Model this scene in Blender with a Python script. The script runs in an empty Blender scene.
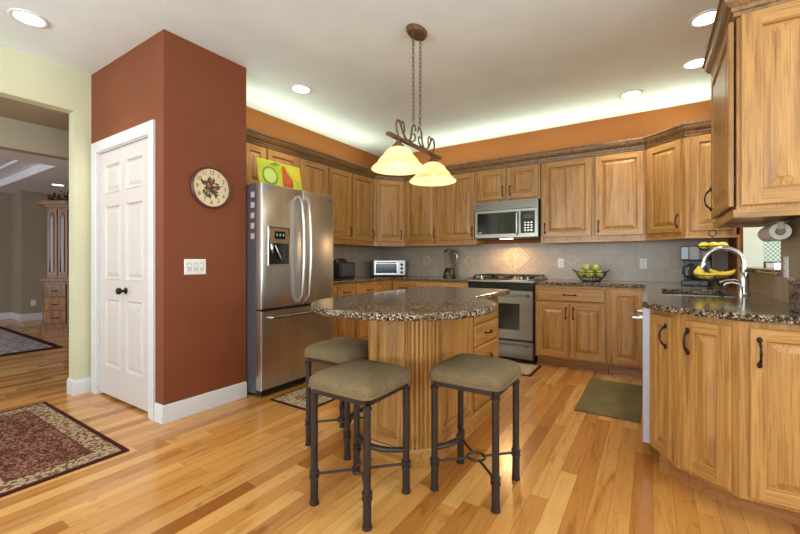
import bpy, math, random
from mathutils import Vector, Matrix
R = math.radians
random.seed(4)
scene = bpy.context.scene
col = scene.collection

# ------------------------------------------------------------------ camera, world, light, exposure
cam_d = bpy.data.cameras.new('camera'); cam = bpy.data.objects.new('camera', cam_d); col.objects.link(cam)
cam.location = (0, 0, 1.13); cam.rotation_euler = (R(90), 0, R(33.0))
cam_d.sensor_width = 36; cam_d.lens = 389.5 / 800 * 36; cam_d.shift_y = -6.3 / 800; cam_d.clip_start = .05
scene.camera = cam
vs = scene.view_settings
vs.view_transform = 'Standard'; vs.look = 'None'; vs.gamma = 1; vs.use_curve_mapping = False
vs.exposure = 0.0
cy = scene.cycles
cy.max_bounces = 8; cy.diffuse_bounces = 5; cy.glossy_bounces = 4; cy.transmission_bounces = 6
cy.sample_clamp_indirect = 4; cy.use_denoising = True; cy.caustics_reflective = False; cy.caustics_refractive = False

world = bpy.data.worlds.new('sky'); scene.world = world; world.use_nodes = True
wb = world.node_tree.nodes['Background']; wb.inputs[0].default_value = (.80, .90, 1.0, 1); wb.inputs[1].default_value = 1.0

def area(name, loc, rot, sx, sy, power, color, spread=180):
    d = bpy.data.lights.new(name, 'AREA'); d.shape = 'RECTANGLE'; d.size = sx; d.size_y = sy
    d.energy = power; d.color = color; d.spread = R(spread)
    o = bpy.data.objects.new(name, d); col.objects.link(o); o.location = loc; o.rotation_euler = rot
    return o
# daylight through the windows behind the camera and on the breakfast side
area('daylight_rear', (-1.3, -3.05, 1.45), (R(148), 0, R(8)), 4.6, 2.1, 285, (.84, .95, 1.0))
area('daylight_east', (3.75, .6, 1.45), (R(150), 0, R(90)), 4.6, 2.0, 240, (.84, .95, 1.0))
area('daylight_family_room', (2.6, 6.0, 1.5), (R(90), 0, R(160)), 1.6, 1.6, 30, (.95, 1.0, .97))
area('daylight_dining', (-7.6, -2.6, 1.4), (R(90), 0, 0), 3.5, 1.8, 60, (.86, .92, 1.0))
# cove lamps lying on top of the wall cabinets, shining up at the ceiling
COVE = (.88, 1.0, .76)
area('cove_lamp_left', (-3.26, 3.15, 2.375), (R(180), 0, 0), .26, 2.3, 7.5, COVE)
area('cove_lamp_back', (-1.50, 4.68, 2.375), (R(180), 0, 0), 2.8, .26, 9.5, COVE)
area('cove_lamp_right', (.25, 4.72, 2.385), (R(180), 0, 0), .5, .16, 3.2, COVE)

# ------------------------------------------------------------------ helpers
def tag(o, label=None, cat=None, group=None, kind=None):
    if label: o['label'] = label
    if cat: o['category'] = cat
    if group: o['group'] = group
    if kind: o['kind'] = kind
    return o
def thing(name, label, cat, loc=(0, 0, 0), rz=0, group=None):
    o = bpy.data.objects.new(name, None); col.objects.link(o); o.empty_display_size = .1
    o.location = tuple(loc) + (0,) * (3 - len(loc)); o.rotation_euler = (0, 0, R(rz))
    return tag(o, label, cat, group)

class MB:
    def __init__(s): s.v = []; s.f = []; s.m = []
    def add(s, vs, fs, m=0):
        b = len(s.v); s.v += [tuple(p) for p in vs]
        for f in fs: s.f.append(tuple(i + b for i in f)); s.m.append(m)
        return s
    def box(s, x0, y0, z0, x1, y1, z1, m=0):
        v = [(x, y, z) for z in (z0, z1) for y in (y0, y1) for x in (x0, x1)]
        return s.add(v, [(0, 2, 3, 1), (4, 5, 7, 6), (0, 1, 5, 4), (2, 6, 7, 3), (0, 4, 6, 2), (1, 3, 7, 5)], m)
    def prism(s, poly, z0, z1, m=0):
        n = len(poly); v = [(x, y, z0) for x, y in poly] + [(x, y, z1) for x, y in poly]
        f = [tuple(range(n))[::-1], tuple(range(n, 2 * n))] + [(i, (i + 1) % n, n + (i + 1) % n, n + i) for i in range(n)]
        return s.add(v, f, m)
    def xz(s, poly, y0, y1, m=0):          # polygon in XZ extruded along Y (y0 = front)
        n = len(poly); v = [(x, y0, z) for x, z in poly] + [(x, y1, z) for x, z in poly]
        f = [tuple(range(n)), tuple(range(n, 2 * n))[::-1]] + [(i, n + i, n + (i + 1) % n, (i + 1) % n) for i in range(n)]
        return s.add(v, f, m)
    def lathe(s, prof, c=(0, 0, 0), n=20, m=0, axis='Z', sx=1, sy=1, loop=False):
        v = []
        for r, z in prof:
            for k in range(n):
                a = 2 * math.pi * k / n; p = (r * math.cos(a) * sx, r * math.sin(a) * sy, z)
                if axis == 'X': p = (p[2], p[0], p[1])
                if axis == 'Y': p = (p[1], p[2], p[0])
                v.append((c[0] + p[0], c[1] + p[1], c[2] + p[2]))
        f = [(i * n + k, i * n + (k + 1) % n, (i + 1) * n + (k + 1) % n, (i + 1) * n + k) for i in range(len(prof) - 1) for k in range(n)]
        q = (len(prof) - 1) * n
        if loop: f += [(q + k, q + (k + 1) % n, (k + 1) % n, k) for k in range(n)]
        elif prof[0][0] > 1e-5: f.append(tuple(range(n))[::-1])
        if not loop and prof[-1][0] > 1e-5: f.append(tuple(range((len(prof) - 1) * n, len(prof) * n)))
        return s.add(v, f, m)
    def ell(s, c, rx, ry, rz, m=0, n=14, k=8):
        return s.lathe([(max(1e-4, math.sin(math.pi * i / k)), -math.cos(math.pi * i / k) * rz) for i in range(k + 1)], c, n, m, 'Z', rx, ry)
    def tube(s, pts, r, n=8, m=0, closed=False, flat=1.0):
        P = [Vector(p) for p in pts]; N = len(P)
        rr = r if isinstance(r, (list, tuple)) else [r] * N
        T = []
        for i in range(N):
            a = P[i - 1] if (i > 0 or closed) else P[i]; b = P[(i + 1) % N] if (i < N - 1 or closed) else P[i]
            T.append((b - a).normalized())
        up = Vector((0, 0, 1)) if abs(T[0].z) < .9 else Vector((1, 0, 0))
        u = (up - T[0] * up.dot(T[0])).normalized(); v = []
        for i in range(N):
            u = (u - T[i] * u.dot(T[i])).normalized(); w = T[i].cross(u)
            for k in range(n):
                a = 2 * math.pi * k / n; v.append(P[i] + (u * math.cos(a) * flat + w * math.sin(a)) * rr[i])
        f = [(i * n + k, i * n + (k + 1) % n, ((i + 1) % N) * n + (k + 1) % n, ((i + 1) % N) * n + k) for i in range(N if closed else N - 1) for k in range(n)]
        if not closed: f += [tuple(range(n))[::-1], tuple(range((N - 1) * n, N * n))]
        return s.add(v, f, m)
    def rings(s, rings, ms=None, cap=True, hole=False):    # nested rectangles (x0,z0,x1,z1,y), front is -y
        v = []
        for x0, z0, x1, z1, y in rings: v += [(x0, y, z0), (x1, y, z0), (x1, y, z1), (x0, y, z1)]
        b = len(s.v); s.v += v
        for i in range(len(rings) - 1):
            for k in range(4):
                s.f.append((b + i * 4 + k, b + i * 4 + (k + 1) % 4, b + (i + 1) * 4 + (k + 1) % 4, b + (i + 1) * 4 + k))
                mm = (ms[i] if ms else 0)
                s.m.append(mm if not isinstance(mm, tuple) else (mm[0] if k % 2 else mm[1]))
        e = b + (len(rings) - 1) * 4
        if cap: s.f.append((e, e + 1, e + 2, e + 3)); s.m.append(ms[-1] if ms and len(ms) == len(rings) else 0)
        return s
    def build(s, name, mats, parent=None, loc=(0, 0, 0), rot=(0, 0, 0), bev=0, smooth=32, seg=2):
        me = bpy.data.meshes.new(name); me.from_pydata(s.v, [], s.f)
        for m in (mats if isinstance(mats, (list, tuple)) else [mats]): me.materials.append(m)
        for p, m in zip(me.polygons, s.m): p.material_index = m; p.use_smooth = bool(smooth)
        me.validate()
        import bmesh
        bm = bmesh.new(); bm.from_mesh(me); bmesh.ops.recalc_face_normals(bm, faces=bm.faces); bm.to_mesh(me); bm.free()
        if smooth: me.set_sharp_from_angle(angle=R(smooth))
        o = bpy.data.objects.new(name, me); col.objects.link(o)
        o.location = loc; o.rotation_euler = rot
        if parent: o.parent = parent
        if bev:
            b = o.modifiers.new('edge', 'BEVEL'); b.width = bev; b.segments = seg; b.limit_method = 'ANGLE'; b.angle_limit = R(40)
        return o
def struct(o): o['kind'] = 'structure'; return o

def sweep(path, prof, closed=False):       # prof (out, z); outward is to the right of travel
    m = MB(); N = len(path); rings = []
    for i in range(N):
        def d(a, b): v = Vector((path[b][0] - path[a][0], path[b][1] - path[a][1])); return v.normalized()
        n = []
        if i > 0: t = d(i - 1, i); n.append(Vector((t.y, -t.x)))
        if i < N - 1: t = d(i, i + 1); n.append(Vector((t.y, -t.x)))
        if len(n) == 2:
            a = (n[0] + n[1]).normalized(); a = a / max(.3, a.dot(n[0]))
        else: a = n[0]
        rings.append([(path[i][0] + a.x * o, path[i][1] + a.y * o, z) for o, z in prof])
    k = len(prof); v = [p for r in rings for p in r]
    f = [(i * k + j, i * k + (j + 1) % k, (i + 1) * k + (j + 1) % k, (i + 1) * k + j) for i in range(N - 1) for j in range(k)]
    f += [tuple(range(k)), tuple(range((N - 1) * k, N * k))[::-1]]
    return m.add(v, f)

def copy_tree(o, parent=None):
    c = o.copy(); col.objects.link(c)
    if parent: c.parent = parent
    for ch in list(o.children): copy_tree(ch, c)
    return c

# ------------------------------------------------------------------ materials
def srgb(r, g, b):
    f = lambda c: c / 12.92 if c <= .04045 else ((c + .055) / 1.055) ** 2.4
    return (f(r / 255), f(g / 255), f(b / 255), 1)
class NT:
    def __init__(s, name):
        s.mat = bpy.data.materials.new(name); s.mat.use_nodes = True; s.t = s.mat.node_tree
        s.b = s.t.nodes['Principled BSDF']
    def n(s, typ, **kw):
        x = s.t.nodes.new(typ)
        for k, v in kw.items(): setattr(x, k, v)
        return x
    def l(s, a, b): s.t.links.new(a, b)
    def val(s, x, sock):
        if isinstance(x, (int, float)): sock.default_value = x
        else: s.l(x, sock)
    def math(s, op, a, b=0.0, c=0.0):
        x = s.n('ShaderNodeMath', operation=op); s.val(a, x.inputs[0]); s.val(b, x.inputs[1]); s.val(c, x.inputs[2]); return x.outputs[0]
    def coord(s, kind='Object', scale=(1, 1, 1), rnd=0, rot=(0, 0, 0)):
        tc = s.n('ShaderNodeTexCoord'); mp = s.n('ShaderNodeMapping'); mp.inputs['Scale'].default_value = scale; mp.inputs['Rotation'].default_value = rot
        s.l(tc.outputs[kind], mp.inputs[0])
        if rnd:
            oi = s.n('ShaderNodeObjectInfo'); cx = s.n('ShaderNodeCombineXYZ')
            a = s.math('MULTIPLY', oi.outputs['Random'], rnd)
            for i in range(3): s.l(a, cx.inputs[i])
            s.l(cx.outputs[0], mp.inputs['Location'])
        return mp.outputs[0]
    def noise(s, vec, scale, detail=3, rough=.55, dist=0):
        x = s.n('ShaderNodeTexNoise'); s.l(vec, x.inputs['Vector']); x.inputs['Scale'].default_value = scale
        x.inputs['Detail'].default_value = detail; x.inputs['Roughness'].default_value = rough; x.inputs['Distortion'].default_value = dist
        return x.outputs['Fac']
    def vor(s, vec, scale, out='Distance', feature='F1'):
        x = s.n('ShaderNodeTexVoronoi', feature=feature); s.l(vec, x.inputs['Vector']); x.inputs['Scale'].default_value = scale
        return x.outputs[out]
    def ramp(s, fac, stops, interp='LINEAR'):
        x = s.n('ShaderNodeValToRGB'); cr = x.color_ramp; cr.interpolation = interp
        while len(cr.elements) < len(stops): cr.elements.new(.5)
        for e, (p, c) in zip(cr.elements, stops): e.position = p; e.color = c
        s.l(fac, x.inputs[0]); return x.outputs[0]
    def mix(s, fac, a, b, mode='MIX'):
        x = s.n('ShaderNodeMix', data_type='RGBA', blend_type=mode); s.val(fac, x.inputs[0])
        for v, k in ((a, 6), (b, 7)):
            if isinstance(v, tuple): x.inputs[k].default_value = v
            else: s.l(v, x.inputs[k])
        return x.outputs[2]
    def bump(s, h, strength=.2, dist=.01):
        x = s.n('ShaderNodeBump'); x.inputs['Strength'].default_value = strength; x.inputs['Distance'].default_value = dist
        s.l(h, x.inputs['Height']); s.l(x.outputs[0], s.b.inputs['Normal'])
    def done(s, color=None, rough=.5, metal=0, coat=0, spec=.5):
        if color is not None:
            if isinstance(color, tuple): s.b.inputs['Base Color'].default_value = color
            else: s.l(color, s.b.inputs['Base Color'])
        s.val(rough, s.b.inputs['Roughness']); s.b.inputs['Metallic'].default_value = metal
        s.b.inputs['Coat Weight'].default_value = coat; s.b.inputs['Coat Roughness'].default_value = .15
        s.b.inputs['Specular IOR Level'].default_value = spec
        return s.mat

def plain(name, c, rough=.5, metal=0, coat=0, var=.06, vs=30):
    t = NT(name); n = t.noise(t.coord(), vs, 2)
    lo = tuple(x * (1 - var) for x in c[:3]) + (1,); hi = tuple(min(1, x * (1 + var)) for x in c[:3]) + (1,)
    return t.done(t.ramp(n, [(.3, lo), (.7, hi)]), rough, metal, coat)
def paint(name, c, bump=.25, rough=.75):
    t = NT(name); v = t.coord(); n = t.noise(v, 90, 3)
    big = t.noise(v, 1.6, 2)
    lo = tuple(x * .95 for x in c[:3]) + (1,); hi = tuple(min(1, x * 1.05) for x in c[:3]) + (1,)
    t.bump(n, bump, .004)
    return t.done(t.ramp(big, [(.3, lo), (.7, hi)]), rough, spec=.3)
def wood(name, light, mid, dark, axis=2, coat=.25, rough=.42):
    t = NT(name); sc = [24, 24, 24]; sc[axis] = 1.3
    v = t.coord(scale=tuple(sc), rnd=37)
    g = t.noise(v, 1.0, 5, .6, .9)
    sf = [150, 150, 150]; sf[axis] = 5
    f = t.noise(t.coord(scale=tuple(sf), rnd=11), 1.0, 2, .5)
    c = t.ramp(g, [(.30, dark), (.45, mid), (.62, light), (.75, mid)])
    pores = t.ramp(f, [(.36, (.62, .55, .48, 1)), (.5, (1, 1, 1, 1))])
    c = t.mix(.65, c, pores, 'MULTIPLY')
    oi = t.n('ShaderNodeObjectInfo'); hs = t.n('ShaderNodeHueSaturation')
    t.l(t.math('MULTIPLY_ADD', oi.outputs['Random'], .16, .92), hs.inputs['Value']); t.l(c, hs.inputs['Color'])
    t.bump(f, .12, .002)
    return t.done(hs.outputs[0], rough, coat=coat)
OL, OM, OD = srgb(192, 143, 80), srgb(177, 128, 66), srgb(146, 99, 48)
W_V = wood('oak_vertical', OL, OM, OD, 2)
W_X = wood('oak_horizontal', OL, OM, OD, 0)
W_Y = wood('oak_lengthwise', OL, OM, OD, 1)
W_CROWN = wood('oak_crown', srgb(146, 110, 68), srgb(124, 92, 56), srgb(92, 66, 40), 1)
W_TOE = wood('oak_toe', srgb(176, 124, 70), srgb(160, 108, 60), srgb(136, 90, 48), 0)
W_DARK = wood('walnut', srgb(164, 116, 72), srgb(138, 94, 56), srgb(98, 64, 38), 2)

def granite(name):
    t = NT(name); v = t.coord()
    w = t.noise(v, 9, 3, .6)
    cells = t.n('ShaderNodeTexVoronoi'); t.l(v, cells.inputs['Vector']); cells.inputs['Scale'].default_value = 165
    sep = t.n('ShaderNodeSeparateColor'); t.l(cells.outputs['Color'], sep.inputs[0])
    big = t.noise(v, 38, 4, .7)
    k = t.math('ADD', t.math('MULTIPLY', sep.outputs[0], .55), t.math('MULTIPLY', big, .5))
    k = t.math('ADD', k, t.math('MULTIPLY', w, .12))
    c = t.ramp(k, [(.30, srgb(20, 17, 17)), (.42, srgb(52, 40, 31)), (.56, srgb(90, 70, 50)), (.70, srgb(116, 94, 70)), (.84, srgb(186, 172, 152)), (.95, srgb(84, 82, 86))])
    return t.done(c, .10, spec=.14)
GRANITE = granite('granite_brown')

def floor_mat():
    t = NT('oak_strip_floor'); tc = t.n('ShaderNodeTexCoord'); sp = t.n('ShaderNodeSeparateXYZ'); t.l(tc.outputs['Object'], sp.inputs[0])
    x, y = sp.outputs[0], sp.outputs[1]
    W, L = .083, 1.05
    bi = t.math('FLOOR', t.math('DIVIDE', x, W))
    def wn(a, b):
        c = t.n('ShaderNodeCombineXYZ'); t.val(a, c.inputs[0]); t.val(b, c.inputs[1]); w = t.n('ShaderNodeTexWhiteNoise', noise_dimensions='2D'); t.l(c.outputs[0], w.inputs['Vector']); return w.outputs['Value']
    off = wn(bi, 3.7)
    yl = t.math('ADD', t.math('DIVIDE', y, L), t.math('MULTIPLY', off, 7.0))
    si = t.math('FLOOR', yl); rnd = wn(bi, si)
    base = t.ramp(rnd, [(0, srgb(156, 94, 40)), (.14, srgb(186, 122, 56)), (.4, srgb(204, 142, 72)), (.7, srgb(214, 154, 82)), (.88, srgb(226, 172, 102)), (1, srgb(172, 106, 46))])
    cx = t.n('ShaderNodeCombineXYZ'); t.val(t.math('MULTIPLY', x, 14), cx.inputs[0]); t.val(t.math('MULTIPLY', y, 1.3), cx.inputs[1]); t.val(t.math('MULTIPLY', rnd, 40), cx.inputs[2])
    g = t.noise(cx.outputs[0], 1.2, 5, .62, 1.4)
    grain = t.ramp(g, [(.28, (.62, .50, .38, 1)), (.46, (.94, .91, .86, 1)), (.6, (1, 1, 1, 1)), (.74, (.86, .80, .72, 1))])
    c = t.mix(.95, base, grain, 'MULTIPLY')
    cx2 = t.n('ShaderNodeCombineXYZ'); t.val(t.math('MULTIPLY', x, 6), cx2.inputs[0]); t.val(t.math('MULTIPLY', y, 4), cx2.inputs[1]); t.val(t.math('MULTIPLY', rnd, 90), cx2.inputs[2])
    kn = t.noise(cx2.outputs[0], 1.4, 2)
    c = t.mix(1.0, c, t.ramp(kn, [(.66, (1, 1, 1, 1)), (.78, (.66, .50, .36, 1))]), 'MULTIPLY')
    fx = t.math('FRACT', t.math('DIVIDE', x, W)); fy = t.math('FRACT', yl)
    ex = t.math('MINIMUM', fx, t.math('SUBTRACT', 1.0, fx)); ey = t.math('MULTIPLY', t.math('MINIMUM', fy, t.math('SUBTRACT', 1.0, fy)), L / W)
    e = t.math('MINIMUM', ex, ey)
    c = t.mix(1.0, c, t.ramp(e, [(.0, (.55, .42, .30, 1)), (.022, (1, 1, 1, 1))]), 'MULTIPLY')
    r = t.math('MULTIPLY_ADD', g, .12, .17)
    return t.done(c, r, coat=.25)
M_FLOOR = floor_mat()

def tile_mat(name, c1, c2, grout, size=.15, rot=(0, 0, 0), plane='XZ'):
    t = NT(name); tc = t.n('ShaderNodeTexCoord'); sp = t.n('ShaderNodeSeparateXYZ'); t.l(tc.outputs['Object'], sp.inputs[0])
    cx = t.n('ShaderNodeCombineXYZ'); t.l(sp.outputs[0 if plane == 'XZ' else 1], cx.inputs[0]); t.l(sp.outputs[2], cx.inputs[1])
    br = t.n('ShaderNodeTexBrick', offset=0.0); t.l(cx.outputs[0], br.inputs['Vector'])
    br.inputs['Scale'].default_value = 1; br.inputs['Brick Width'].default_value = size; br.inputs['Row Height'].default_value = size
    br.inputs['Mortar Size'].default_value = .0025; br.inputs['Color1'].default_value = c1; br.inputs['Color2'].default_value = c2; br.inputs['Mortar'].default_value = grout
    n = t.noise(tc.outputs['Object'], 22, 5, .65)
    c = t.mix(.6, br.outputs['Color'], t.ramp(n, [(.3, (.72, .70, .68, 1)), (.65, (1, 1, 1, 1))]), 'MULTIPLY')
    return t.done(c, .38)
TILE = tile_mat('taupe_tile', srgb(190, 176, 160), srgb(180, 165, 149), srgb(168, 156, 142))
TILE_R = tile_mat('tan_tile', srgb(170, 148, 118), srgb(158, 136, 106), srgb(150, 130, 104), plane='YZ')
TILE_LIGHT = plain('pale_stone', srgb(206, 190, 172), .4)

def steel(name, c, rough=.3, axis=2):
    t = NT(name); sc = [300, 300, 300]; sc[axis] = 2
    n = t.noise(t.coord(scale=tuple(sc)), 1, 2); t.b.inputs['Anisotropic'].default_value = .5
    big = t.noise(t.coord(scale=tuple(7 if i != axis else .25 for i in range(3))), 1, 2)
    lo = tuple(x * .78 for x in c[:3]) + (1,)
    return t.done(t.ramp(big, [(.3, lo), (.7, c)]), t.math('MULTIPLY_ADD', n, .12, rough - .06), 1)
STEEL = steel('brushed_steel', srgb(206, 203, 198), .30)
STEEL_H = steel('brushed_steel_horizontal', srgb(152, 146, 136), .3, 0)
CHROME = plain('chrome', srgb(215, 218, 222), .1, 1, var=.02)
SATIN = plain('satin_nickel', srgb(188, 184, 176), .24, 1, var=.03)
BLACK = plain('black_plastic', srgb(24, 24, 26), .35)
BLACKGLOSS = plain('black_glass', srgb(14, 13, 13), .1)
DGREY = plain('fridge_side_grey', srgb(80, 76, 82), .5)
BRONZE = plain('dark_bronze', srgb(48, 36, 30), .4, .7, var=.2)
IRON = plain('brown_iron', srgb(56, 44, 40), .45, .35, var=.12)
PEND = plain('antique_bronze', srgb(112, 84, 58), .5, .4, var=.25)
WHITE = plain('white_gloss_paint', srgb(216, 215, 218), .35, var=.015)
DOORW = plain('door_white', srgb(208, 199, 196), .4, var=.015)
PLASTIC_W = plain('white_plastic', srgb(232, 232, 228), .35, var=.01)
CEIL = paint('ceiling_paint', srgb(234, 245, 250), .35, .85)
RED = paint('brick_red_paint', srgb(124, 67, 40), .3, .6)
ORANGE = paint('terracotta_paint', srgb(150, 90, 42), .25, .7)
YELLOW = paint('pale_yellow_paint', srgb(208, 206, 174), .2, .7)
TAN = paint('taupe_wall_paint', srgb(160, 148, 128), .2, .7)
TRAYW = paint('white_tray_paint', srgb(236, 236, 240), .1, .7)
PALE = paint('pale_green_paint', srgb(214, 216, 196), .1, .7)

def glass(name, c=(1, 1, 1, 1), rough=.02):
    t = NT(name); t.b.inputs['Transmission Weight'].default_value = 1; t.b.inputs['IOR'].default_value = 1.3
    n = t.noise(t.coord(), 3, 1); t.l(t.ramp(n, [(0, c), (1, c)]), t.b.inputs['Base Color']); t.b.inputs['Roughness'].default_value = rough
    return t.mat
GLASS = glass('clear_glass', (.95, .97, .97, 1))
def emit(name, c, s):
    t = NT(name); t.b.inputs['Emission Color'].default_value = c; t.b.inputs['Emission Strength'].default_value = s
    t.b.inputs['Base Color'].default_value = c; return t.mat
LAMP = emit('lamp_glow', (1, .95, .86, 1), 7)
DISPLAY = emit('display_glow', srgb(110, 170, 190), .15)
MWLAMP = emit('cooktop_lamp', (1, .72, .38, 1), 12)

def fabric(name, c1, c2, sc=220):
    t = NT(name); v = t.coord(); n = t.noise(v, sc, 3, .7); w = t.noise(v, 6, 3)
    k = t.math('ADD', t.math('MULTIPLY', n, .7), t.math('MULTIPLY', w, .3))
    t.bump(n, .35, .003)
    return t.done(t.ramp(k, [(.36, c1), (.62, c2)]), .9, spec=.2)
SEAT = fabric('olive_tan_upholstery', srgb(86, 70, 48), srgb(136, 115, 84))
MATF = fabric('olive_mat_weave', srgb(98, 88, 58), srgb(128, 116, 80), 160)
PAPER = fabric('paper_towel', srgb(222, 218, 212), srgb(240, 238, 234), 120)

def rug_mat(name, x0, y0, x1, y1, borders, field, motif, bmotif, wmul=1.0):
    # borders: list of (distance from edge, colour); pattern noise on top
    t = NT(name); tc = t.n('ShaderNodeTexCoord'); sp = t.n('ShaderNodeSeparateXYZ'); t.l(tc.outputs['Object'], sp.inputs[0])
    x, y = sp.outputs[0], sp.outputs[1]
    dx = t.math('MINIMUM', t.math('SUBTRACT', x, x0), t.math('SUBTRACT', x1, x)); dy = t.math('MINIMUM', t.math('SUBTRACT', y, y0), t.math('SUBTRACT', y1, y))
    d = t.math('MINIMUM', dx, dy)
    v = tc.outputs['Object']
    fl = t.noise(v, 52 * wmul, 3, .6, 1.6); vo = t.vor(v, 12 * wmul); vo2 = t.vor(v, 46 * wmul)
    fieldc = t.ramp(vo, [(.12, motif), (.22, field), (.34, field), (.42, motif), (.48, field)])
    fieldc = t.mix(t.ramp(fl, [(.52, (0, 0, 0, 1)), (.58, (1, 1, 1, 1))]), fieldc, motif)
    fieldc = t.mix(.12, fieldc, field)
    c = fieldc
    bordc = t.mix(t.ramp(t.math('ADD', vo2, t.math('MULTIPLY', fl, .5)), [(.74, (0, 0, 0, 1)), (.80, (1, 1, 1, 1))]), borders[1][1], bmotif)
    c = t.mix(t.math('LESS_THAN', d, borders[2][0]), c, borders[2][1])
    c = t.mix(t.math('LESS_THAN', d, borders[1][0]), c, bordc)
    c = t.mix(t.math('LESS_THAN', d, borders[0][0]), c, borders[0][1])
    t.bump(t.noise(v, 400, 2), .4, .003)
    return t.done(c, .95, spec=.15)

# ------------------------------------------------------------------ room shell
FX0, FX1, FY0, FY1 = -10.62, 4.0, -3.2, 6.6
struct(MB().box(FX0, FY0, -.08, FX1, FY1, 0).build('floor', M_FLOOR, smooth=0))
struct(MB().box(-4.2, FY0, 2.74, FX1, FY1, 2.84).build('ceiling', CEIL, smooth=0))
struct(MB().box(-3.67, 4.965, 0, .74, 5.09, 2.74).build('wall_back', ORANGE, smooth=0))
struct(MB().box(-3.67, 2.03, 0, -3.55, 4.965, 2.74).build('wall_left', ORANGE, smooth=0))
XR = .62
m = MB(); OY0, OY1, OZ0, OZ1 = 3.03, 4.2, 1.045, 2.15
m.box(XR, 2.45, 0, XR + .12, OY0, 2.74).box(XR, OY1, 0, XR + .12, 4.965, 2.74).box(XR, OY0, 0, XR + .12, OY1, OZ0).box(XR, OY0, OZ1, XR + .12, OY1, 2.74)
struct(m.build('wall_right', ORANGE, smooth=0))
# pantry closet
m = MB(); t_ = .11
m.box(-4.085, 1.375, 0, -3.965, 1.485, 2.74).box(-3.045, 1.375, 0, -2.85, 1.485, 2.74).box(-3.965, 1.375, 2.045, -3.045, 1.485, 2.74)
m.box(-2.96, 1.485, 0, -2.85, 2.03, 2.74).box(-3.55, 1.96, 0, -2.96, 2.03, 2.74).box(-4.085, 1.485, 0, -3.98, 2.03, 2.74).box(-3.98, 1.92, 0, -3.55, 2.03, 2.74)
struct(m.build('wall_pantry', RED, smooth=0))
# dining side wall with wide opening
m = MB(); m.box(-4.20, 1.255, 0, -4.085, 1.99, 2.74).box(-4.20, -1.6, 2.39, -4.085, 1.255, 2.74).box(-4.20, FY0, 0, -4.085, -1.6, 2.74)
struct(m.build('wall_dining_opening', YELLOW, smooth=0))
struct(MB().box(-4.78, -1.6, 2.39, -4.20, 3.5, 2.5).build('ceiling_passage', TAN, smooth=0))
struct(MB().box(-4.90, -1.6, 2.13, -4.78, 3.5, 2.55).build('trim_beam', TAN, smooth=0))
m = MB(); m.box(-10.62, -2.8, 0, -10.5, 2.25, 2.5).box(-10.62, 2.25, 0, -9.9, 3.5, 2.5)
struct(m.build('wall_dining_west', TAN, smooth=0))
m = MB(); m.box(-10.62, 3.5, 0, -4.20, 3.62, 2.55)
struct(m.build('wall_dining_north', TAN, smooth=0))
m = MB(); cz = 2.44
m.box(-10.5, 1.93, cz, -4.90, 3.5, cz + .1).box(-6.95, -2.8, cz, -4.90, 1.93, cz + .1).box(-10.5, -2.8, cz, -9.75, 1.93, cz + .1)
struct(m.build('ceiling_dining', TRAYW, smooth=0))
m = MB(); m.box(-9.85, -2.8, 2.66, -6.85, 2.03, 2.72)
m.box(-9.78, 1.93, cz + .1, -6.92, 1.96, 2.66).box(-6.95, -2.8, cz + .1, -6.92, 1.93, 2.66).box(-9.78, -2.8, cz + .1, -9.75, 1.93, 2.66)
m.box(-9.75, 1.70, 2.56, -6.95, 1.93, 2.60).box(-7.20, -2.8, 2.56, -6.95, 1.70, 2.60)
struct(m.build('ceiling_tray', TRAYW, smooth=0))
# family room beyond the pass-through, rear of the house, far right
struct(MB().box(.74, 6.3, 0, FX1, 6.42, 2.74).build('wall_family_room', PALE, smooth=0))
struct(MB().box(.74, 5.09, 0, .86, 6.3, 2.74).build('wall_family_left', PALE, smooth=0))
m = MB(); m.box(-4.2, -3.2, 0, -3.3, -3.08, 2.74).box(2.1, -3.2, 0, 4.0, -3.08, 2.74).box(-3.3, -3.2, 2.5, 2.1, -3.08, 2.74).box(-3.3, -3.2, 0, 2.1, -3.08, .35)
struct(m.build('wall_rear', YELLOW, smooth=0))
m = MB(); m.box(3.88, -3.08, 0, 4.0, -1.8, 2.74).box(3.88, 3.0, 0, 4.0, 6.3, 2.74).box(3.88, -1.8, 2.5, 4.0, 3.0, 2.74).box(3.88, -1.8, 0, 4.0, 3.0, .4)
struct(m.build('wall_east', YELLOW, smooth=0))
m = MB(); m.box(-10.62, -2.92, 0, -9.4, -2.8, 2.5).box(-5.8, -2.92, 0, -4.2, -2.8, 2.5).box(-9.4, -2.92, 0, -5.8, -2.8, .4).box(-9.4, -2.92, 2.3, -5.8, -2.8, 2.5)
struct(m.build('wall_dining_south', TAN, smooth=0))

BP = [(0, 0), (.016, 0), (.016, .10), (.012, .118), (.004, .125), (0, .125)]
struct(sweep([(-2.952, 1.375), (-2.85, 1.375), (-2.85, 2.025)], [(0.0005 + a, b) for a, b in BP]).build('baseboard_pantry', WHITE))
struct(sweep([(-4.20, 1.256), (-4.085, 1.256), (-4.085, 1.372)][0:3], [(0.0005 + a, b) for a, b in BP]).build('baseboard_opening', WHITE))
struct(sweep([(-10.5, -2.7), (-10.5, 2.25), (-9.9, 2.25), (-9.9, 3.5)], BP).build('baseboard_dining', WHITE))

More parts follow.
